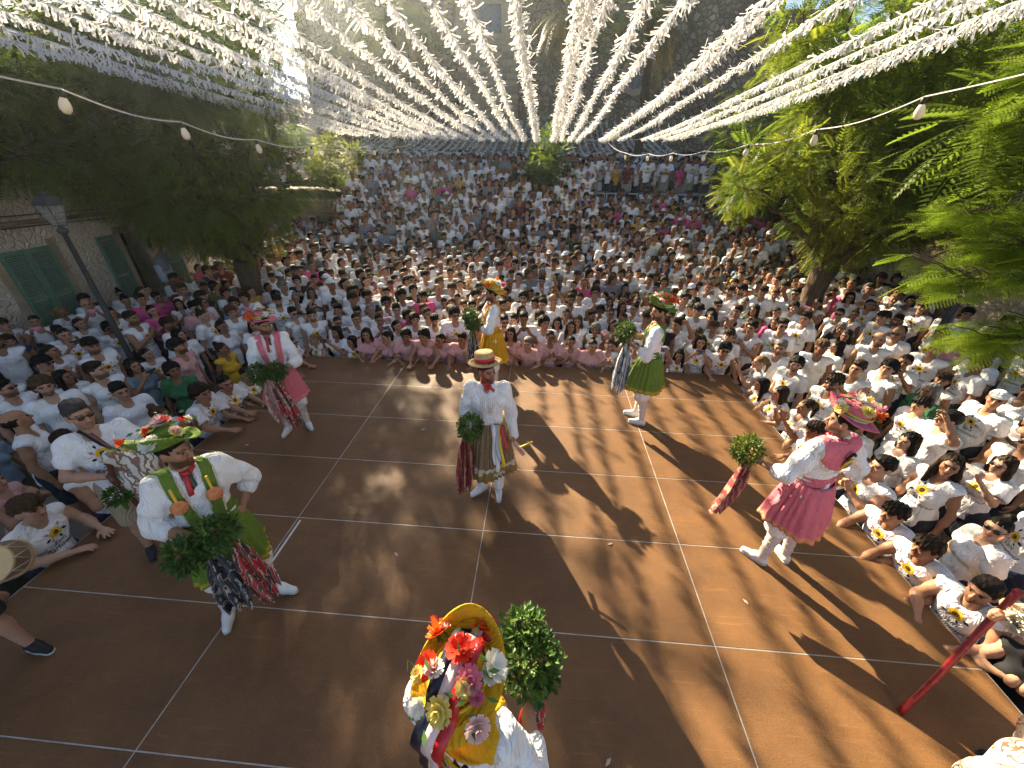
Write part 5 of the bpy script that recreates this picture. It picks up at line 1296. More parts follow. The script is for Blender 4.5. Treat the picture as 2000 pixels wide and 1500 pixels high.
M_brocade = pattern_mat("brown_brocade", [(.15, .09, .04), (.19, .12, .055), (.11, .06, .03), (.26, .18, .09)], 16, 3)
M_bag = pattern_mat("bagpipe_cover", [(.62, .60, .55), (.66, .63, .58), (.28, .09, .08), (.14, .17, .09), (.58, .55, .5)], 7, 6)
M_swirl = pattern_mat("cream_swirl_costume", [(.70, .62, .46), (.72, .64, .48), (.06, .04, .03), (.71, .63, .47), (.70, .62, .46), (.68, .60, .44), (.72, .64, .48), (.40, .06, .03), (.71, .63, .47)], 4, 7)
M_wood = mk("dark_turned_wood", (.11, .035, .018), .35, n=.3, ns=12, spec=.5)
M_redpaint = mk("red_painted_stick", (.30, .012, .018), .4, n=.5, ns=22, col2=(.12, .008, .01), spec=.5)

def flower_mesh(n=7, layers=2, cup=.5):
    V = []; F = []
    for L_ in range(layers):
        m = n - 2 * L_; R_ = 1.0 - .35 * L_; z0 = .15 * L_
        for i in range(m):
            a = 2 * math.pi * (i + .5 * L_) / m; c, s = math.cos(a), math.sin(a); w = math.pi / m * 1.1 * R_
            prof = [(.05, .12, z0), (.55 * R_, .75, z0 + .18 * cup), (R_, .6, z0 + .45 * cup * (1 + L_))]
            base = len(V)
            for r, ww, z in prof:
                for q in (-1, 0, 1): y = q * w * ww; V.append((r * c - y * s, r * s + y * c, z + (.06 if q else 0)))
            for k in range(2):
                for q in range(2): F.append((base + 3 * k + q, base + 3 * k + 3 + q, base + 3 * k + 4 + q, base + 3 * k + 1 + q))
    return mesh("flower", V, F, [M_petal], True)
FLW = [flower_mesh(8, 3, .8), flower_mesh(6, 2, .5), flower_mesh(9, 3, .4)]
b = MB(); b.lathe([(.0, -.05), (.15, 0), (.18, .12), (.08, .25), (.0, .27)], 10); CEN = b.mesh("flower_centre", [M_petal], True)
def flower(parent, p, n, size, colr, kind=0, cen=(.8, .6, .1)):
    x, y, d = frame_for(n); M = np.eye(4); M[:3, 0] = x * size; M[:3, 1] = y * size; M[:3, 2] = d * size; M[:3, 3] = p
    o = obj("flower", FLW[kind], parent, mat4=M, color=colr); return o
def leaf_bits(parent, pts, size=.03):
    b = MB()
    for p in pts:
        x, y, d = frame_for(RNG.normal(size=3)); p = np.array(p)
        b.add([p - x * size, p - y * size * .4, p + x * size, p + y * size * .4], [(0, 1, 2, 3)])
    b.obj("leaves", [mk("hat_leaf_green", (.10, .22, .05), .5, n=.2, ns=20)] if False else [M_hleaf], parent)
M_hleaf = mk("hat_leaf_green", (.10, .22, .05), .5, n=.2, ns=20, transl=.25)
FC = {"r": (.75, .05, .02), "o": (.80, .14, .02), "w": (.80, .78, .68), "y": (.78, .66, .18), "p": (.70, .20, .28), "k": (.80, .55, .52)}
def hat_mesh(R=.182, up=(.5, .10), crown=.09, back=.0, wav=.018, seed=0):
    """felt hat in the head frame: dome and a wide brim bent up towards angle up[0]"""
    rs = np.concatenate([np.linspace(0, .07, 4), [.085, .094, .098, .10, .105, .115], np.linspace(.125, R, 7)]); th_ = np.linspace(0, 2 * math.pi, 49)
    P = np.zeros((len(rs), 49, 3))
    for i, r in enumerate(rs):
        q = min(max((r - .105) / (R - .105), 0), 1)
        if r <= .07: z = crown + .012 * (1 - (r / .07) ** 2)
        elif r < .105: z = np.interp(r, [.07, .085, .094, .098, .10, .105], [crown, crown * .93, crown * .72, crown * .45, crown * .2, 0.0])
        else: z = 0
        lift = q * q * (up[1] * .5 * (1 + np.cos(th_ - up[0])) ** 2 * .5 + wav * np.sin(3 * th_ + seed) - .02)
        P[i, :, 0] = r * np.cos(th_) * .94; P[i, :, 1] = r * np.sin(th_) * 1.14 + .012; P[i, :, 2] = z + lift
    v, f = grid_mesh(P); return v, f
def solid(o, t=.006):
    m = o.modifiers.new("thickness", 'SOLIDIFY'); m.thickness = t; m.offset = 0; return o
def skirt_mesh(z0=1.07, z1=.58, r0=(.155, .125), r1=(.33, .30), pleats=24, amp=.020, cx=0, cy=0, trim=None, base=(1, 1, 1), hem=.012, seed=0, flare=1.0):
    nt_ = 18; na = pleats * 6; t = np.linspace(0, 1, nt_)[:, None]; a = np.linspace(0, 2 * math.pi, na + 1)[None, :]
    r = np.random.default_rng(seed); ph = .35 * np.sin(3 * a + r.uniform(0, 6)) + .25 * np.sin(5 * a + r.uniform(0, 6))
    pl = np.sin(pleats * a + ph * 4 + .6 * np.sin(2.5 * t + a)) * amp * (t ** .8 + .15); big = .028 * np.sin(4 * a + r.uniform(0, 6)) * t
    sh = t ** (.75 * flare)
    rx = r0[0] + (r1[0] - r0[0]) * sh + pl + big; ry = r0[1] + (r1[1] - r0[1]) * sh + pl + big
    z = z0 + (z1 - z0) * t + hem * np.sin(3 * a + r.uniform(0, 6)) * t
    P = np.stack([cx + rx * np.cos(a), cy + ry * np.sin(a), np.broadcast_to(z, rx.shape)], -1)
    v, f = grid_mesh(P); tt = np.repeat(t[:, 0], na + 1); c = np.tile(np.array(base), (len(v), 1))
    if trim is not None:
        for lo, hi, cc in trim: c[(tt >= lo) & (tt <= hi)] = cc
    return v, f, c
def leaf_ball(r, n, size):
    d = RNG.normal(size=(n, 3)); d /= np.linalg.norm(d, axis=1, keepdims=True)
    lump = 1 + .16 * np.sin(d[:, 0] * 6 + 1) * np.sin(d[:, 1] * 7) + .12 * np.sin(d[:, 2] * 9)
    p = d * (r * lump * RNG.uniform(.35, 1.0, n) ** .45)[:, None]
    lv = np.array([(0, 0, 0), (.45, -.32, .08), (1, 0, -.1), (.45, .32, .08)]); lf = np.array([(0, 1, 2, 3)])
    dd = d + RNG.normal(0, .5, (n, 3)); cols = np.array([1, 1, 1]) * RNG.uniform(.55, 1.5, (n, 1)) * np.array([1, 1, 1]); cols[:, 0] *= RNG.uniform(.8, 1.4, n)
    return scatter((lv, lf), p, dd, RNG.uniform(.7, 1.3, n) * size, cols=cols)
def basil(p, r, label, stem=(0, 0, -1), tint=(1, 1, 1)):
    root = empty("basil_bunch", p, label=label, cat="basil bunch")
    v, f, c = leaf_ball(r, int(900 * (r / .12) ** 2), .034); o = obj("leaves", mesh("leaves", v, f, [M_basil], False, col=c * np.array(tint)), root); o["kind"] = "stuff"
    b = MB(); s = np.array(stem, float); s /= np.linalg.norm(s)
    for k in range(7): q = RNG.normal(0, .02, 3); b.tube([q * 2, s * r * .9 + q, s * (r + .09) + q * .4], .005, 5)
    b.obj("stems", [M_hleaf], root); return root
def kerchief(top, length, width, mat, label, lean_=(0, 0), seed=0, normal=(0, -1, 0), taper=.35):
    """gathered cloth hanging from a hand, folds opening towards a pointed end"""
    r = np.random.default_rng(seed); nt_, ns_ = 26, 22; t = np.linspace(0, 1, nt_)[:, None]; s = np.linspace(-1, 1, ns_)[None, :]
    n = np.array(normal, float); n /= np.linalg.norm(n); side = np.cross(n, [0, 0, 1.0]); side /= np.linalg.norm(side)
    w = width * np.interp(t, [0, .08, .35, .75, 1.0], [.18, .28, .7, .95, max(taper, .75)]); fold = np.sin(s * 8 + r.uniform(0, 6) + 1.5 * t) * .036 * (t ** .6 + .2) + .02 * np.sin(s * 3 + 4 * t + r.uniform(0, 6))
    z = -length * t * (1 - .10 * np.abs(np.sin(s * 2.6 + r.uniform(0, 3)))) - .06 * length * t * (1 - s * s) + .02 * np.sin(s * 9 + r.uniform(0, 6)) * t
    P = (side[None, None] * (w * s)[..., None] + n[None, None] * fold[..., None] + np.array([0, 0, 1.0]) * (z + 0 * s)[..., None] + np.array([lean_[0], lean_[1], 0])[None, None] * (t * t)[..., None])
    v, f = grid_mesh(P); o = obj("kerchief", mesh("kerchief", v, f, [mat]), None, top); solid(o, .004); tag(o, label, "kerchief"); return o
def strip(pts, width_dir, w, n=None):
    pts = np.asarray(pts, float); wd = np.broadcast_to(np.asarray(width_dir, float), pts.shape)
    P = np.stack([pts - wd * w / 2, pts + wd * w / 2], 1); return grid_mesh(P)

def shell(J, g, region, h=.0115, k=.04, fat=1.0, wr=None):
    """a garment layer lying g outside the torso, limited to a region (signed function)"""
    return sdf_mesh(torso_prims(J, False, fat, g), h, k, cuts=[region], disp=wr)
def blouse(J, fat=1.0, cuff=.28, seed=0, h=.0125, full=False):
    g = .018; pr = torso_prims(J, False, fat, g); subs = [el(J["neck"] + (0, -.012, .06), (.060, .064, .055)), el(J["neck"] + (0, -.085, .01), (.035, .06, .06))]
    for s in "LR":
        S, E, W = J["s" + s], J["e" + s], J["w" + s]; fr = .97 if full else cuff
        q_ = fat * .4 + .6; pr += [rc(S, S + (E - S) * .5, .060 * q_ + .012, .066 * q_ + .006), rc(S + (E - S) * .5, E, .066 * q_ + .006, .062 * q_), rc(E, E + (W - E) * fr, .062 * q_, .042 if full else .060 * q_)]
    pr += [rc(J["neck"] + (0, .012, -.01), J["neck"] + (0, .0, .035), .074, .064)]
    def cut(X, Y, Z): return 1.02 - Z + 0 * X + 0 * Y
    cuts = []
    prm = pr
    lo_cut = lambda X, Y, Z: np.where((np.abs(X) < .20) & (Z < 1.02), 1.0, -1.0) * .02 + 0 * Y
    w = wrinkle(seed, .0075)
    return sdf_mesh(prm, h, .022, subs, [], disp=w, ks=.012)
WID = .91
def person_root(pos, ang, sc, label, cat="dancer"):
    r = empty("person", (pos[0], pos[1], pos[2] if len(pos) > 2 else 0), ang, label, cat); r.scale = (sc * WID, sc * WID, sc); return r
def shoe_parts(J, root, colr=(1, 1, 1), sole=None):
    for s in "LR":
        A, T = J["a" + s], J["t" + s]; d = T - A; d[2] = 0; d /= np.linalg.norm(d); hl = A - d * .035; hl[2] = .045; tip = A + d * .165; tip[2] = .034
        v, f = sdf_mesh([rc(hl, A + d * .06 + (0, 0, -A[2] + .045), .040, .040), rc(A + d * .06 + (0, 0, -A[2] + .042), tip, .042, .030), rc(A + (0, 0, -.01), A + d * .05 + (0, 0, -A[2] + .055), .040, .036)], .0100, .02,
                        cuts=[lambda X, Y, Z: .012 - Z + 0 * X + 0 * Y, lambda X, Y, Z: Z - .098 + 0 * X + 0 * Y])
        o = obj("shoe", mesh("shoe", v, f, [M_shoe]), root, color=colr)
        v, f = sdf_mesh([rc(hl + (0, 0, -.03), A + d * .06 + (0, 0, -A[2] + .012), .041, .043), rc(A + d * .06 + (0, 0, -A[2] + .012), tip + (0, 0, -.022), .043, .033)], .0085, .01, cuts=[lambda X, Y, Z: .001 - Z + 0 * X + 0 * Y, lambda X, Y, Z: Z - .016 + 0 * X + 0 * Y])
        obj("sole", mesh("sole", v, f, [sole or M_sole]), o)
        b = MB(); m = A + d * .07
        for k in range(3): q = m + d * .018 * k; side = np.cross(d, [0, 0, 1]); b.tube([q + side * .022 + (0, 0, .075 - A[2] - .008 * k), q + (0, 0, .088 - A[2] - .010 * k), q - side * .022 + (0, 0, .075 - A[2] - .008 * k)], .0035, 5)
        b.obj("laces", [M_rope], o)
def dancer(pos, ang, sc, J, theme, label, skin, hat_up=(2.0, .10), fat=1.0, hat_kit=(), head=HEAD_D, seed=0, skirt_c=None, hair="short"):
    """costumed dancer: white blouse, coloured straps, sash and skirt, white breeches, open stockings, flowered felt hat"""
    root = person_root(pos, ang, sc, label)
    (v, f, c), M = body_mesh(J, False, head, .019, fat); obj("body", mesh("body", v, f, [M_skin], True, c), root, color=skin)
    v, f = blouse(J, fat, seed=seed); obj("blouse", mesh("blouse", v, f, [M_cloth]), root, color=(.80, .79, .77))
    ch, wa = J["chest"], J["waist"]; nk = J["neck"]
    def region(wd, rb):
        def fn(X, Y, Z):
            x0 = np.abs(X - ch[0]); front = np.maximum(np.abs(x0 - np.interp(Z, [wa[2], nk[2]], [.075, .115])) - wd, wa[2] - .06 - Z)
            bk = (np.sqrt(((X - nk[0]) / (rb * 1.05)) ** 2 + ((Z - nk[2] + .01) / rb) ** 2) - 1) * rb * .6
            q = np.clip((Y - nk[1] + .03) / .04, 0, 1); return front * (1 - q) + bk * q + 0 * Z
        return fn
    nc = [el(nk + (0, -.01, .07), (.075, .08, .08))]
    v, f = sdf_mesh(torso_prims(J, False, fat, .033), .0135, .04, nc, [region(.052, .235)]); obj("lace_collar", mesh("lace_collar", v, f, [M_lace]), root)
    v, f = sdf_mesh(torso_prims(J, False, fat, .039), .0135, .04, nc, [region(.040, .200)]); obj("straps", mesh("straps", v, f, [M_cloth]), root, color=theme)
    v, f = sdf_mesh([el(wa + (0, -.01 * fat, -.01), (.152 * fat + .028, .103 * fat + .028, .16)), el(J["pelvis"], (.19, .15, .12))], .0115, .04, cuts=[lambda X, Y, Z: 1.0 - Z + 0 * X + 0 * Y, lambda X, Y, Z: Z - 1.17 + 0 * X + 0 * Y],
                    disp=lambda X, Y, Z: .004 * np.sin(Z * 150 + 3 * np.sin(X * 9)) + 0 * Y); obj("sash", mesh("sash", v, f, [M_cloth]), root, color=tuple(np.array(theme) * .92))
    p = J["pelvis"]
    v, f, c = skirt_mesh(cx=p[0], cy=p[1] - .005, r0=(.160 * fat + .012, .122 * fat + .012), r1=(.235 + .055 * fat, .215 + .055 * fat), amp=.014, pleats=21, base=theme, trim=[(.90, .945, skirt_c or tuple(np.array(theme) * 1.25 + (.06, .05, 0)))], seed=seed)
    solid(obj("skirt", mesh("skirt", v, f, [M_clothv], True, c), root, color=(1, 1, 1)), .005)
    for s in "LR":
        H, K, A = J["h" + s], J["k" + s], J["a" + s]; lo = K + (A - K) * .12
        v, f = sdf_mesh([rc(H, K, .115, .108), rc(K, lo, .108, .085), el(lo, (.095, .095, .04))], .015, .03, disp=wrinkle(seed + 5, .007)); obj("breeches", mesh("breeches", v, f, [M_cloth]), root, color=(.80, .78, .75))
        v, f = sdf_mesh([rc(K, K + (A - K) * .35 + (0, .015, 0), .060, .062), rc(K + (A - K) * .35 + (0, .015, 0), A, .062, .044)], .0145, .02, cuts=[lambda X, Y, Z: .07 - Z + 0 * X + 0 * Y]); obj("stocking", mesh("stocking", v, f, [M_stock]), root)
        b = MB()
        for k in range(4):
            q = K + (A - K) * (.30 + .17 * k); r_ = .066 - .005 * k; qq = q + (0, .012 if k < 2 else .006, 0)
            b.tube([qq + (r_ * math.cos(a), r_ * math.sin(a), .012 * math.sin(a + k)) for a in np.linspace(0, 2 * math.pi, 15)], .0045, 5, cap=False)
        b.obj("garter_laces", [M_rope], root)
    shoe_parts(J, root)
    v, f = hair_parts(hair, .008); obj("hair", mesh("hair", v, f, [M_hair]), root, mat4=M, color=HAIRC["dark"])
    # red neckerchief with hanging ends and chin ribbon
    b = MB(); n0 = nk + (0, -.005, .045)
    b.tube([n0 + (.064 * math.cos(a), .066 * math.sin(a), -.012 * math.sin(a) * -1 - .02 * (math.sin(a) < 0) * abs(math.sin(a))) for a in np.linspace(0, 2 * math.pi, 19)], .017, 7, cap=False)
    kn = n0 + (0, -.078, -.03); b.lathe([(.0, -.022), (.022, -.012), (.024, .01), (.0, .024)], 8, kn)
    obj("neckerchief", b.mesh("neckerchief", [M_ribbon], True), root, color=(.45, .015, .02))
    bv = []
    for dx, cc, ln_ in ((-.02, (.45, .015, .02), .26), (.022, (.02, .03, .02), .30)):
        pt = [kn + (dx * (.4 + t * 1.3), -.015 - .055 * math.sin(math.pi * min(t * .9, 1)), -ln_ * t) for t in np.linspace(0, 1, 9)]
        v, f = strip(pt, (1, 0, 0), .036); solid(obj("ribbon_end", mesh("ribbon_end", v, f, [M_ribbon]), root, color=cc), .003)
    # hat
    v, f = hat_mesh(up=hat_up, seed=seed); Mh = M @ m4(rotx(-.24), (0, .018, .066))
    ht = obj("hat", mesh("hat", v, f, [M_cloth]), root, mat4=Mh, color=tuple(np.array(theme) * 1.02)); solid(ht, .007)
    for (x, y, z, n, s_, cc, kd) in hat_kit: flower(ht, (x, y, z), n, s_, FC[cc], kd)
    if hat_kit:
        leaf_bits(ht, [np.array(k[:3]) + RNG.normal(0, .03, 3) for k in hat_kit for _ in range(4)], .024)
    for k, cc in enumerate(((.72, .72, .70), (.10, .35, .08), (.75, .5, .03))):
        a0 = 2.2 + .0 * k; pt = [((.10 + .006 * k) * math.cos(a) * .95, (.10 + .006 * k) * math.sin(a) * 1.13 + .012, .018 + .012 * k) for a in np.linspace(0, 2 * math.pi, 25)]
        b = MB(); b.tube(pt, .007, 5, cap=False); obj("hat_band", b.mesh("hat_band", [M_ribbon], True), ht, color=cc)
    return root, M
def wpos(pos, ang, sc, p): return rotz(ang) @ (np.array(p, float) * sc * np.array([WID, WID, 1])) + np.array([pos[0], pos[1], pos[2] if len(pos) > 2 else 0])
KIT_A = [(.02, -.02, .11, (0, -.2, 1), .055, "w", 0), (-.07, .05, .105, (-.4, .2, 1), .05, "y", 2), (.08, .06, .10, (.5, .3, 1), .052, "r", 0), (-.13, -.05, .06, (-.7, -.4, .8), .048, "w", 1), (.13, -.07, .06, (.7, -.5, .8), .045, "k", 0), (-.12, .12, .05, (-.6, .6, .7), .05, "p", 2), (.02, .15, .07, (0, .7, .8), .05, "o", 0), (-.02, -.15, .055, (0, -.9, .7), .04, "y", 1)]
def kit_var(seed, n=10):
    r = np.random.default_rng(seed); out = list(KIT_A)
    cs = ["w", "y", "r", "o", "p", "k"]
    out += [(k[0] * .8 + r.normal(0, .04), k[1] * .8 + r.normal(0, .04), k[2] + .008, k[3], .032, str(r.choice(['w', 'y', 'k', 'w'])), 1) for k in KIT_A]
    return [(k[0] + r.normal(0, .015), k[1] + r.normal(0, .015), k[2] + r.uniform(-.005, .012), k[3], k[4] * r.uniform(.85, 1.2), str(r.choice(cs)) if r.random() < .6 else k[5], int(r.integers(3))) for k in out]
GREEN = (.135, .215, .035); PINK = (.66, .17, .21); YEL = (.60, .30, .015)
SK = (.34, .18, .105); SK2 = (.40, .22, .135)
# --- pink dancer on the shaded side
p1, a1, s1 = (-.86, -1.36), .55, .955
J = joints(eL=(-.27, -.05, 1.15), wL=(-.10, -.27, 1.09), eR=(.28, -.08, 1.13), wR=(.07, -.275, 1.08), hand=("grip", "grip"), hdir=((.9, -.4, .1), (-.9, -.3, .05)), palm=((0, .6, -.6), (0, .6, -.6)), yaw=.62, pitch=.10, aL=(-.13, .03, .085), tL=(-.20, -.11, .03), aR=(.16, .05, .085), tR=(.20, -.11, .03), kR=(.13, -.03, .5))
dancer(p1, a1, s1, J, PINK, "slim dancer in pink skirt and pink flowered hat holding two basil bunches", SK, (2.2, .11), 1.0, kit_var(1), HEAD_D, 1)
basil(wpos(p1, a1, s1, (-.20, -.36, 1.15)), .112, "dark green basil bunch held by the short pink dancer, over the hanging cloth"); basil(wpos(p1, a1, s1, (.02, -.37, 1.15)), .105, "dark green basil bunch held by the short pink dancer, against the pink sash")
kerchief(wpos(p1, a1, s1, (-.12, -.33, 1.06)), .62, .13, M_kpink, "rose and cream floral kerchief hanging from the short pink dancer's hands", (.05, -.02), 3, rotz(a1) @ np.array([.3, -1, 0])); kerchief(wpos(p1, a1, s1, (-.02, -.34, 1.05)), .70, .10, M_kred, "long red kerchief hanging beside the rose floral one of the short pink dancer", (.10, -.03), 4, rotz(a1) @ np.array([0, -1, 0]))
# --- big green dancer near the bagpiper
p2_, a2, s2 = (.12, -3.72), .80, 1.0
J = joints(eL=(-.315, -.02, 1.16), wL=(-.08, -.27, 1.06), eR=(.345, .10, 1.17), wR=(.21, -.02, 1.01), hand=("grip", "relaxed"), hdir=((.95, -.35, .1), (-.5, -.6, -.4)), palm=((0, .5, -.7), (-1, .2, 0)), yaw=.80, pitch=.02, aL=(-.21, -.02, .085), tL=(-.26, -.18, .03), kL=(-.15, -.05, .5), aR=(.19, -.06, .085), tR=(.30, -.18, .03), kR=(.15, -.06, .5))
dancer(p2_, a2, s2, J, GREEN, "stout bearded dancer in green skirt and flowered green hat standing beside the bagpiper", SK, (2.9, .15), 1.08, kit_var(2), HEAD_D, 2, (.55, .38, .03))
gd = [o for o in bpy.data.objects if o.get("label", "").startswith("stout bearded")][0]
for dx in (-.108, .104):
    b = MB(); b.lathe([(.0, -.008), (.05, -.008), (.055, 0), (.045, .008), (.0, .010)], 12); o = b.obj("rosette", [mk("rosette_orange", (.72, .25, .10), .6, n=.4, ns=45)], gd, loc=(dx, -.185, 1.33), smooth=True); o.rotation_euler = (math.pi / 2 - .15, 0, 0)
    b = MB(); b.tube([(0, 0, .05), (0, .012, .15)], .009, 6); obj("rosette_ribbon", b.mesh("rosette_ribbon", [M_ribbon]), gd, (dx, -.18, 1.33), color=(.75, .48, .03))
basil(wpos(p2_, a2, s2, (-.18, -.36, 1.08)), .115, "basil bunch held low by the stout green dancer, over the navy kerchief"); basil(wpos(p2_, a2, s2, (.03, -.37, 1.14)), .115, "basil bunch held by the stout green dancer, above the red kerchief")
kerchief(wpos(p2_, a2, s2, (-.06, -.36, 1.03)), .60, .11, M_knavy, "navy paisley kerchief hanging from the stout green dancer's hand", (.06, -.04), 5, rotz(a2) @ np.array([0, -1, 0])); kerchief(wpos(p2_, a2, s2, (.10, -.37, 1.03)), .62, .095, M_kred, "bright red floral kerchief hanging beside the navy one of the stout green dancer", (.12, -.03), 6, rotz(a2) @ np.array([.3, -1, 0]))
# --- yellow dancer behind the straw hat man
p3_, a3, s3 = (1.76, .08), -1.30, .985
J = joints(eL=(-.28, -.12, 1.17), wL=(-.07, -.31, 1.19), eR=(.28, -.10, 1.16), wR=(.08, -.31, 1.17), hand=("grip", "grip"), hdir=((.6, -.7, .4), (-.6, -.7, .3)), palm=((.6, .4, 0), (-.6, .4, 0)), yaw=-.15, pitch=.05)
dancer(p3_, a3, s3, J, YEL, "dancer in mustard yellow skirt and flowered yellow hat behind the straw hat man", SK, (-1.6, .12), 1.05, kit_var(3), HEAD_D, 3)
basil(wpos(p3_, a3, s3, (-.06, -.38, 1.30)), .115, "fresh green basil bunch held up high by the yellow dancer behind the straw hat man"); basil(wpos(p3_, a3, s3, (.10, -.36, 1.24)), .115, "fresh green basil bunch held lower by the yellow dancer behind the straw hat man")
kerchief(wpos(p3_, a3, s3, (-.02, -.35, 1.16)), .62, .10, M_kblack, "black and white kerchief hanging from the yellow dancer behind the straw hat man", (0, -.03), 7, rotz(a3) @ np.array([1, -.4, 0]))
# --- green dancer on the sunny side
p4_, a4, s4 = (4.02, -.66), -1.85, 1.02
J = joints(eL=(-.31, -.08, 1.17), wL=(-.07, -.30, 1.27), eR=(.31, -.06, 1.15), wR=(.09, -.31, 1.22), hand=("grip", "grip"), hdir=((.6, -.6, .5), (-.6, -.6, .4)), palm=((.6, .4, 0), (-.6, .4, 0)), yaw=.35, pitch=.08, aL=(-.10, -.04, .085), tL=(-.10, -.20, .03), aR=(.11, .06, .085), tR=(.12, -.10, .03))
dancer(p4_, a4, s4, J, GREEN, "sunlit dancer in green skirt and flowered green hat near the stage's back edge", SK, (-1.4, .13), 1.05, kit_var(4), HEAD_D, 4, (.55, .38, .03))
basil(wpos(p4_, a4, s4, (.0, -.40, 1.33)), .125, "round basil bunch clasped to the chest of the sunlit green dancer")
kerchief(wpos(p4_, a4, s4, (.03, -.36, 1.20)), .80, .14, M_kblue, "pale blue and black striped kerchief hanging from the sunlit green dancer", (-.03, 0), 8, rotz(a4) @ np.array([1, -.3, 0]))
# --- broad pink dancer with his back to us
p5_, a5, s5 = (4.84, -2.93), -2.80, .985
J = joints(eR=(.345, -.02, 1.17), wR=(.36, -.26, 1.11), eL=(-.39, .07, 1.18), wL=(-.21, -.02, .99), hand=("relaxed", "grip"), hdir=((.5, -.6, -.3), (.3, -.9, .1)), palm=((1, .2, 0), (-1, .1, 0)), yaw=.55, pitch=.05, aL=(-.13, .04, .085), tL=(-.17, -.11, .03), aR=(.15, .0, .085), tR=(.22, -.14, .03))
dancer(p5_, a5, s5, J, PINK, "broad dancer in pink skirt, pink cape collar and flowered hat with his back turned", SK2, (-1.2, .12), 1.08, kit_var(5), HEAD_D, 5, (.70, .35, .12))
pd = [o for o in bpy.data.objects if o.get("label", "").startswith("broad dancer")][0]
b = MB(); b.lathe([(.0, -.008), (.045, -.008), (.05, 0), (.04, .008), (.0, .010)], 16); o = b.obj("badge", [M_sy], pd, loc=(-.045, .155, 1.335), smooth=True); o.rotation_euler = (-math.pi / 2 - .25, 0, 0); o.scale = (1, 1.4, 1)
b = MB(); b.lathe([(.0, .0), (.028, .0), (.026, .006), (.0, .008)], 14); q = b.obj("badge_centre", [mk("badge_grey", (.30, .31, .32), .5, n=.5, ns=60)], o, loc=(0, 0, .009))
b = MB(); b.tube([(-.05, 0, .0), (-.01, .006, .03), (.02, .008, .02), (.05, .004, -.02)], .012, 6); b.obj("badge_bow", [M_black], pd, loc=(-.045, .150, 1.41))
basil(wpos(p5_, a5, s5, (.42, -.40, 1.17)), .12, "yellow green basil bunch held out by the broad pink dancer", tint=(1.6, 1.2, .7))
kerchief(wpos(p5_, a5, s5, (.40, -.35, 1.08)), .55, .10, M_kred2, "dark red patterned kerchief swinging from the broad pink dancer's basil bunch", (-.20, -.10), 9, rotz(a5) @ np.array([0, 1, 0]), .5)
# --- yellow dancer right under the camera
p6_, a6, s6 = (2.25, -4.84), 2.72, .985
J = joints(eL=(-.34, -.02, 1.17), wL=(-.17, -.29, 1.18), eR=(.30, .02, 1.16), wR=(.15, -.24, 1.05), hand=("grip", "grip"), hdir=((.2, -.9, .3), (-.6, -.7, 0)), palm=((.8, .2, 0), (-.6, .4, 0)), yaw=.1, pitch=.12)
r6, M6 = dancer(p6_, a6, s6, J, (.66, .36, .015), "dancer in yellow skirt and lace edged collar with red, white and black hat ribbons", SK2, (-1.2, .13), 1.0, kit_var(6), HEAD_D2, 6)
basil(wpos(p6_, a6, s6, (-.06, -.46, 1.36)), .095, "sunlit basil bunch held by the ribbon hatted yellow dancer, smaller one"); basil(wpos(p6_, a6, s6, (-.15, -.37, 1.27)), .135, "sunlit large basil bunch held by the ribbon hatted yellow dancer")
kerchief(wpos(p6_, a6, s6, (-.20, -.32, 1.14)), .6, .13, M_kred, "ochre red kerchief hanging under the large basil bunch of the ribbon hatted dancer", (0, 0), 10, rotz(a6) @ np.array([-1, 0, 0]))
ht6 = [c for c in r6.children if c.name.startswith("hat")][0]
for k, cc in enumerate(((.50, .012, .02), (.78, .58, .56), (.012, .014, .03))):
    o_ = -.045 + .045 * k
    pt = [(o_, -.20, .085), (o_, -.16, .035), (o_, -.125, .022), (o_, -.114, .06), (o_, -.09, .105), (o_, 0, .115), (o_, .105, .105), (o_, .132, .06), (o_, .145, .022), (o_ + .01, .19, .012), (o_ + .015, .232, -.02), (o_ + .03, .245, -.10), (o_ + .01, .235, -.20), (o_ + .035, .25, -.30), (o_ + .02, .25, -.38)]
    q = np.array(pt); fine = np.concatenate([np.linspace(q[i], q[i + 1], 6, endpoint=False) for i in range(len(q) - 1)] + [q[-1:]]); fp = np.pad(fine, ((3, 3), (0, 0)), 'edge'); fine = sum(fp[i:i + len(fine)] for i in range(7)) / 7
    v, f = strip(fine, (1, 0, 0), .043); solid(obj("hat_ribbon", mesh("hat_ribbon", v, f, [M_ribbon], True), ht6, color=cc), .0012)
b = MB(); b.lathe([(.012, -.01), (.016, 0), (.012, .01)], 8)
for s_ in (-1, 1): b.add([(0, .01, 0), (s_ * .05, .0, .035), (s_ * .055, .01, 0), (s_ * .05, 0, -.035)], [(0, 1, 2, 3)])
o = b.obj("bow", [M_black], r6, loc=J["neck"] + (-.10, .135, -.10))
# --- man in straw hat, brocade skirt
p7_, a7, s7 = (2.0, -2.30), .05, .965
J = joints(eL=(-.27, .0, 1.17), wL=(-.16, -.22, 1.10), eR=(.265, .04, 1.14), wR=(.31, -.06, .90), hand=("grip", "grip"), hdir=((.6, -.7, .1), (.0, -.4, -.9)), palm=((.5, .5, 0), (-1, 0, 0)), yaw=.75, pitch=.06, aL=(-.10, .03, .085), tL=(-.22, -.08, .03), aR=(.12, .0, .085), tR=(.13, -.16, .03))
root = person_root(p7_, a7, s7, "man in straw boater hat, white shirt and brown brocade skirt at mid stage")
(v, f, c), M = body_mesh(J, False, HEAD_D, .019); obj("body", mesh("body", v, f, [M_skin], True, c), root, color=SK)
v, f = blouse(J, 1.0, full=True, seed=8); obj("shirt", mesh("shirt", v, f, [M_cloth]), root, color=(.80, .79, .77))
b = MB()
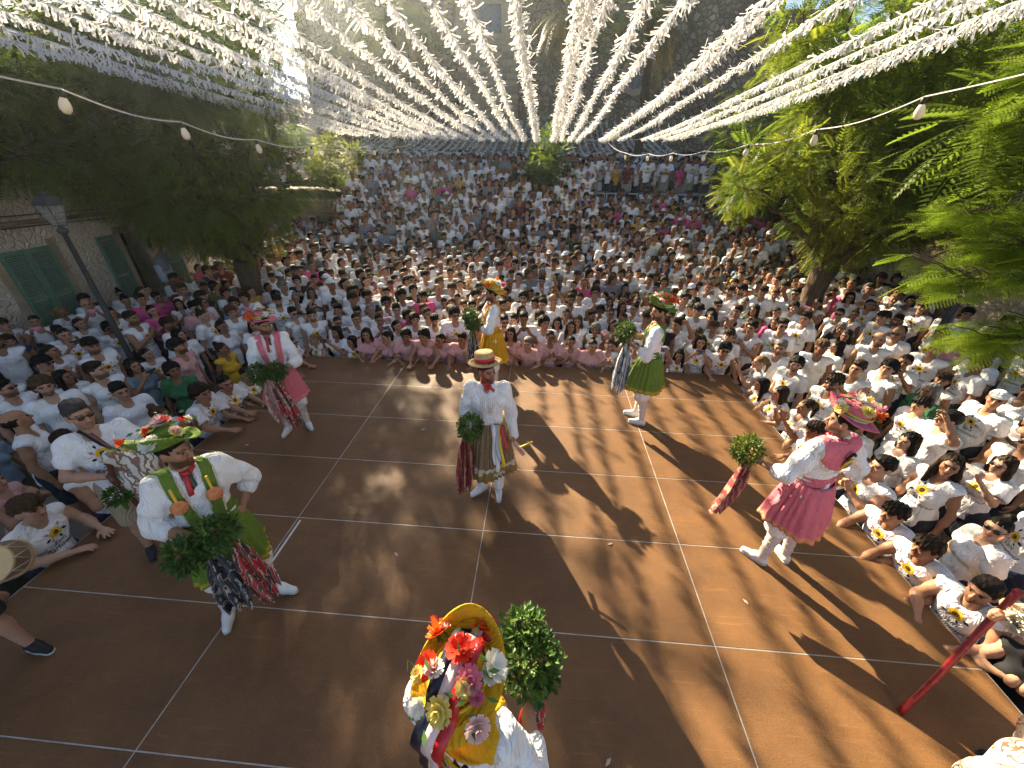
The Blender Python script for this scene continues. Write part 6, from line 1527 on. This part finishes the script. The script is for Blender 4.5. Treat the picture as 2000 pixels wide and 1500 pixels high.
for k in (-3, -2, -1, 1, 2, 3): b.tube([(k * .022, -.142 - .003 * (abs(k) == 1), 1.42), (k * .022, -.150, 1.34), (k * .020, -.142, 1.2)], .003, 5)
b.obj("shirt_pleats", [M_rope], root)
v, f, c = skirt_mesh(1.08, .42, (.165, .130), (.315, .285), 30, .013, base=(1, 1, 1), seed=8, cy=.0)
z_ = v[:, 2]; t_ = (1.08 - z_) / .66; mi = np.zeros(len(f), int); tf = t_[f].mean(1); mi[((tf > .76) & (tf < .81)) | ((tf > .86) & (tf < .90))] = 1; mi[((tf > .81) & (tf < .86)) | (tf > .90)] = 2
me = mesh("skirt", v, f, [M_brocade, mk("skirt_band_cream", (.60, .52, .38), .8, n=.3, ns=50), mk("skirt_band_gold", (.30, .19, .06), .7, n=.4, ns=50)], True, mi=mi); solid(obj("skirt", me, root), .005)
for s in "LR":
    H, K, A = J["h" + s], J["k" + s], J["a" + s]
    v, f = sdf_mesh([rc(H, K, .105, .085), rc(K, A + (0, 0, .02), .085, .062)], .015, .03, disp=wrinkle(17, .006), cuts=[lambda X, Y, Z: .10 - Z + 0 * X + 0 * Y]); obj("trouser_leg", mesh("trouser_leg", v, f, [M_cloth]), root, color=(.80, .78, .75))
shoe_parts(J, root)
v, f = hair_parts("short", .008); obj("hair", mesh("hair", v, f, [M_hair]), root, mat4=M, color=HAIRC["dark"])
b = MB(); pr_ = [(.0, .105), (.085, .105), (.096, .095), (.100, .03), (.104, .006), (.14, .0), (.170, -.004), (.173, .004), (.14, .008)]
vv = []; ff = []; n = 40
for r_, z in pr_:
    for i in range(n): a = 2 * math.pi * i / n; vv.append((r_ * math.cos(a) * .96, r_ * math.sin(a) * 1.12 + .01, z))
for k in range(len(pr_) - 1):
    for i in range(n): j = (i + 1) % n; ff.append((k * n + i, k * n + n + i, k * n + n + j, k * n + j))
ht = obj("hat", mesh("hat", vv, ff, [M_straw]), root, mat4=M @ m4(rotx(-.22), (0, .022, .080)))
b = MB(); b.lathe([(.103, .012), (.1035, .05), (.100, .052), (.100, .010)], 40); o = obj("hat_band", b.mesh("hat_band", [M_ribbon], True), ht, loc=(0, .01, 0), color=(.50, .015, .02)); o.scale = (.98, 1.135, 1)
b = MB(); nk = J["neck"]; n0 = nk + (0, -.005, .045)
b.tube([n0 + (.062 * math.cos(a), .066 * math.sin(a), 0) for a in np.linspace(0, 2 * math.pi, 19)], .016, 7, cap=False); b.lathe([(.0, -.03), (.03, -.016), (.03, .012), (.0, .03)], 8, n0 + (.03, -.085, -.02))
for s_ in (-1, 1): b.add([n0 + (.03, -.10, -.02), n0 + (.03 + s_ * .06, -.105, -.03), n0 + (.03 + s_ * .045, -.105, -.075)], [(0, 1, 2)])
obj("neckerchief", b.mesh("neckerchief", [M_ribbon], False), root, color=(.55, .015, .02))
b = MB(); M_c = xf(M, [(-.075, -.02, .05), (-.078, -.03, -.03), (-.05, -.06, -.095), (0, -.075, -.118), (.05, -.06, -.095), (.078, -.03, -.03), (.075, -.02, .05)]); b.tube(M_c, .007, 6); obj("chin_ribbon", b.mesh("chin_ribbon", [M_ribbon], True), root, color=(.5, .015, .02))
for k, (cc, x, l) in enumerate((((.78, .77, .74), .06, .42), ((.40, .48, .56), .10, .36), ((.75, .50, .02), .14, .44), ((.5, .02, .03), .175, .2), ((.78, .77, .74), .085, .5))):
    pt = [(x + .05 * t + .012 * math.sin(6 * t + k), -.135 - .165 * t ** .7 + .04 * x - .006 * k, 1.09 - l * t) for t in np.linspace(0, 1, 12)]
    v, f = strip(pt, (1, .15, 0), .042); solid(obj("waist_ribbon", mesh("waist_ribbon", v, f, [M_ribbon]), root, color=cc), .003)
basil(wpos(p7_, a7, s7, (-.17, -.30, 1.16)), .118, "dark round basil bunch held by the man in the straw boater hat")
kerchief(wpos(p7_, a7, s7, (-.24, -.24, 1.04)), .72, .10, M_kred2, "dark red kerchief hanging down the straw hat man's brocade skirt", (-.04, -.06), 11, (0, -1, 0), .25)
fan = empty("folded_paper_fan", wpos(p7_, a7, s7, (.33, -.12, .82)), label="small folded paper with a yellow tip held low by the straw hat man", cat="paper")
b = MB(); b.bbox((-.018, -.012, -.16), (.018, .012, .05), .004, R=roty(-.6)); b.obj("folded_sheet", [M_kpink], fan); b = MB(); b.bbox((-.008, -.008, -.02), (.008, .008, .15), .003, R=roty(1.0), t=(.05, 0, -.03)); b.obj("yellow_tip", [M_sy], fan)

# --- bagpiper
p8_, a8, s8 = (-1.08, -3.30), .95, .95
J = joints(eL=(-.30, -.02, 1.17), wL=(-.06, -.27, 1.17), eR=(.31, -.06, 1.19), wR=(.20, -.28, 1.30), hand=("grip", "grip"), hdir=((.8, -.4, .2), (-.6, -.5, .3)), palm=((0, .6, -.5), (0, .6, -.5)), yaw=.35, pitch=-.05, aL=(-.12, .06, .085), tL=(-.14, -.09, .03), aR=(.12, .03, .085), tR=(.15, -.12, .03))
root = person_root(p8_, a8, s8, "bagpiper in white sunflower print tee, khaki shorts and sunglasses at the stage edge", "musician")
(v, f, c), M = body_mesh(J, False, HEAD_D2, .019, 1.12); obj("body", mesh("body", v, f, [M_skin], True, c), root, color=(.42, .23, .15))
v, f = shirt_mesh(J, "tee", False, .0115, 1.12, seed=70); obj("shirt", mesh("shirt", v, f, [M_cloth]), root, color=(.8, .79, .78)); obj("shirt_print", flower_print(J, v, f), root)
v, f = shorts_mesh(J, .0135, .50); obj("shorts", mesh("shorts", v, f, [M_cloth]), root, color=(.36, .29, .20))
shoe_parts(J, root, (.03, .035, .05), M_dark)
v, f = hair_parts("short", .008); obj("hair", mesh("hair", v, f, [M_hair]), root, mat4=M, color=(.06, .055, .05)); obj("sunglasses", GL_ME, root, mat4=M)
b = MB(); b.tube([(-.10, .14, 1.44), (-.06, -.02, 1.53), (.02, -.13, 1.40), (.14, -.18, 1.25)], .013, 6); b.obj("shoulder_strap", [M_black], root)
bp_ = empty("bagpipe", wpos(p8_, a8, s8, (.16, -.33, 1.12)), a8, "bagpipe with a cream, red and green leaf patterned bag and turned wooden pipes", "bagpipe")
v, f = sdf_mesh([el((0, 0, 0), (.13, .12, .22), roty(.45)), rc((-.05, 0, .15), (-.11, -.02, .24), .06, .04), rc((.08, 0, -.16), (.12, 0, -.26), .07, .03)], .014, .05, disp=wrinkle(91, .008)); obj("bag", mesh("bag", v, f, [M_bag]), bp_)
def pipe(a, c, rr): b = MB(); b.tube([np.array(a) + (np.array(c) - a) * t for t in np.linspace(0, 1, 9)], rr, 10); return b
pipe((-.12, -.03, .22), (-.17, -.02, .02), [.022, .026, .02, .018, .018, .022, .018, .018, .02]).obj("chanter_stock", [M_wood], bp_, smooth=True)
pipe((-.17, -.03, .10), (-.10, -.07, -.42), [.020, .024, .016, .016, .017, .018, .022, .034, .044]).obj("chanter", [M_wood], bp_, smooth=True)
pipe((.05, -.10, -.05), (.03, -.14, -.36), [.018, .022, .016, .02, .016, .016, .022, .016, .02]).obj("drone", [M_wood], bp_, smooth=True)
pipe((.0, -.09, -.02), (-.05, -.13, -.32), [.016, .02, .015, .018, .015, .015, .02, .015, .018]).obj("small_drone", [M_wood], bp_, smooth=True)
pipe((-.06, .02, .22), (-.13, .10, .42), [.014, .016, .012, .011, .012, .011, .010, .010, .009]).obj("blowpipe", [M_wood], bp_, smooth=True)
basil(wpos(p8_, a8, s8, (-.06, -.42, 1.04)), .07, "small basil sprig tied to the bagpipe")

# --- drummer cut by the left border
p9_, a9, s9 = (-1.42, -4.36), 1.15, .98
J = joints(eL=(-.30, -.06, 1.14), wL=(-.12, -.30, 1.05), eR=(.31, .0, 1.12), wR=(.22, -.25, .92), hand=("grip", "relaxed"), palm=((0, 0, -1), (-.5, 0, -1)), hdir=((.4, -.8, -.1), (.1, -.9, -.3)), aL=(-.17, .04, .085), tL=(-.20, -.12, .03), aR=(.17, -.05, .085), tR=(.22, -.20, .03), kL=(-.13, -.02, .5), kR=(.14, -.05, .5))
root = person_root(p9_, a9, s9, "drummer in dark shorts and black canvas shoes beside the rope tensioned drum", "musician")
(v, f, c), M = body_mesh(J, False, HEAD_D2, .019, 1.1); obj("body", mesh("body", v, f, [M_skin], True, c), root, color=(.42, .23, .15))
v, f = shirt_mesh(J, "tee", False, .0125, 1.1, seed=75); obj("shirt", mesh("shirt", v, f, [M_cloth]), root, color=(.8, .79, .78))
v, f = shorts_mesh(J, .0135, .50); obj("shorts", mesh("shorts", v, f, [M_cloth]), root, color=(.03, .032, .036))
shoe_parts(J, root, (.022, .022, .025)); v, f = hair_parts("short", .008); obj("hair", mesh("hair", v, f, [M_hair]), root, mat4=M, color=HAIRC["dark"])
dr = empty("drum", (-1.17, -4.13, .90), label="rope tensioned drum with a tan skin head held by the drummer", cat="drum"); dr.rotation_euler = Vector((.45, -.55, .55)).to_track_quat('Z', 'Y').to_euler()
b = MB(); b.lathe([(.125, -.11), (.125, .11)], 28); b.obj("shell", [mk("drum_shell", (.30, .20, .11), .6, n=.3, ns=10)], dr, smooth=False)
for z in (-.118, .112):
    b = MB(); b.lathe([(.0, 0), (.133, 0), (.14, .006), (.14, -.02)] if z < 0 else [(.14, -.02), (.14, .004), (.133, .009), (.0, .009)], 32, (0, 0, z)); b.obj("drum_skin", [mk("tan_drum_skin", (.60, .42, .22), .6, n=.2, ns=9)], dr)
b = MB()
for k in range(10):
    a0, a1_, a2_ = (2 * math.pi * (k + q) / 10 for q in (0, .5, 1)); b.tube([(.144 * math.cos(a0), .144 * math.sin(a0), .11), (.136 * math.cos(a1_), .136 * math.sin(a1_), -.12), (.144 * math.cos(a2_), .144 * math.sin(a2_), .11)], .004, 5)
b.obj("tension_rope", [M_rope], dr)
# --- costumed figure with the red stick at the sunny front corner
p10, a10, s10 = (5.50, -4.54), -2.0, 1.0
J = joints(eR=(.30, -.10, 1.15), wR=(.20, -.40, 1.08), eL=(-.36, -.20, 1.14), wL=(-.42, -.42, 1.02), hand=("grip", "relaxed"), hdir=((-.1, -.9, .2), (0, -.9, 0)), palm=((1, 0, 0), (-1, 0, 0)), aL=(-.16, .05, .085), tL=(-.2, -.1, .03), aR=(.14, -.32, .085), tR=(.16, -.47, .03), kR=(.14, -.24, .5), kL=(-.13, -.02, .5))
root = person_root(p10, a10, s10, "figure in baggy cream costume with black and red swirls leaning on the red stick", "performer")
(v, f, c), M = body_mesh(J, False, HEAD_D2, .019); obj("body", mesh("body", v, f, [M_skin], True, c), root, color=SK2)
v, f = blouse(J, 1.05, full=True, seed=33, h=.0125); obj("tunic", mesh("tunic", v, f, [M_swirl]), root)
v, f, c = skirt_mesh(1.10, .70, (.17, .14), (.31, .29), 16, .015, seed=33, base=(1, 1, 1)); solid(obj("tunic_skirt", mesh("tunic_skirt", v, f, [M_swirl]), root), .006)
for s in "LR":
    H, K, A = J["h" + s], J["k" + s], J["a" + s]; v, f = sdf_mesh([rc(H, K, .14, .14), rc(K, A + (0, 0, .05), .14, .10)], .0135, .03, disp=wrinkle(35, .009)); obj("trouser_leg", mesh("trouser_leg", v, f, [M_swirl]), root)
    W, E = J["w" + s], J["e" + s]; d = (W - E) / np.linalg.norm(W - E); v, f, c = leaf_ball(.062, 420, .035); o = obj("fringed_cuff", mesh("fringed_cuff", v + (W - d * .05), f, [M_lace], False), root); o["kind"] = "stuff"
shoe_parts(J, root, (.02, .02, .02), M_dark); v, f = hair_parts("short", .009); obj("hair", mesh("hair", v, f, [M_hair]), root, mat4=M, color=HAIRC["dark"])
A_ = np.array([5.14, -4.13, .0]); B_ = np.array([5.50, -3.88, .97]); st = empty("red_stick", A_, label="thick glossy red painted stick planted on the stage by the costumed figure", cat="stick")
b = MB(); tt = np.linspace(0, 1.06, 22); b.tube([(B_ - A_) * t + (.004 * math.sin(9 * t), .004 * math.cos(7 * t), 0) for t in tt], .020 + .002 * np.sin(tt * 25), 12); b.obj("shaft", [M_redpaint], st, smooth=True)
b = MB(); b.lathe([(.0, -.02), (.02, -.018), (.026, 0), (.022, .02), (.0, .026)], 12, (B_ - A_) * 1.07); b.obj("knob", [M_redpaint], st, smooth=True)
# dry leaf bits and petals dropped on the boards
for k, (x, y) in enumerate(((-1.35, -1.75), (2.75, -4.1), (3.3, -2.9), (4.4, -3.4), (.9, -1.2), (1.2, -3.2), (3.05, -4.55))):
    v = np.array([(-.03, 0, .002), (0, -.012, .006), (.035, .003, .003), (.004, .014, .008)]) @ rotz(k * 1.7).T; o = obj("fallen_petal", mesh("fallen_petal", v, [(0, 1, 2, 3)], [M_petal], False), None, (x, y, .003), color=(.62, .5, .42)); tag(o, "small dry petal lying on the brown stage boards", "petal", "petals dropped on the stage")
# ------------------------------------------------------------------ dusty late afternoon air
hm = bpy.data.materials.new("haze_air"); hm.use_nodes = True; nt = hm.node_tree
for n_ in list(nt.nodes):
    if n_.type == 'BSDF_PRINCIPLED': nt.nodes.remove(n_)
pv = nt.nodes.new("ShaderNodeVolumePrincipled"); pv.inputs["Color"].default_value = (.84, .95, 1.0, 1); pv.inputs["Density"].default_value = 0.0010; pv.inputs["Anisotropy"].default_value = 0.77
nt.links.new(pv.outputs[0], nt.nodes["Material Output"].inputs["Volume"])
b = MB(); b.box((-320, -320, -4.2), (320, 320, 15.0)); tag(b.obj("haze", [hm]), kind="stuff")
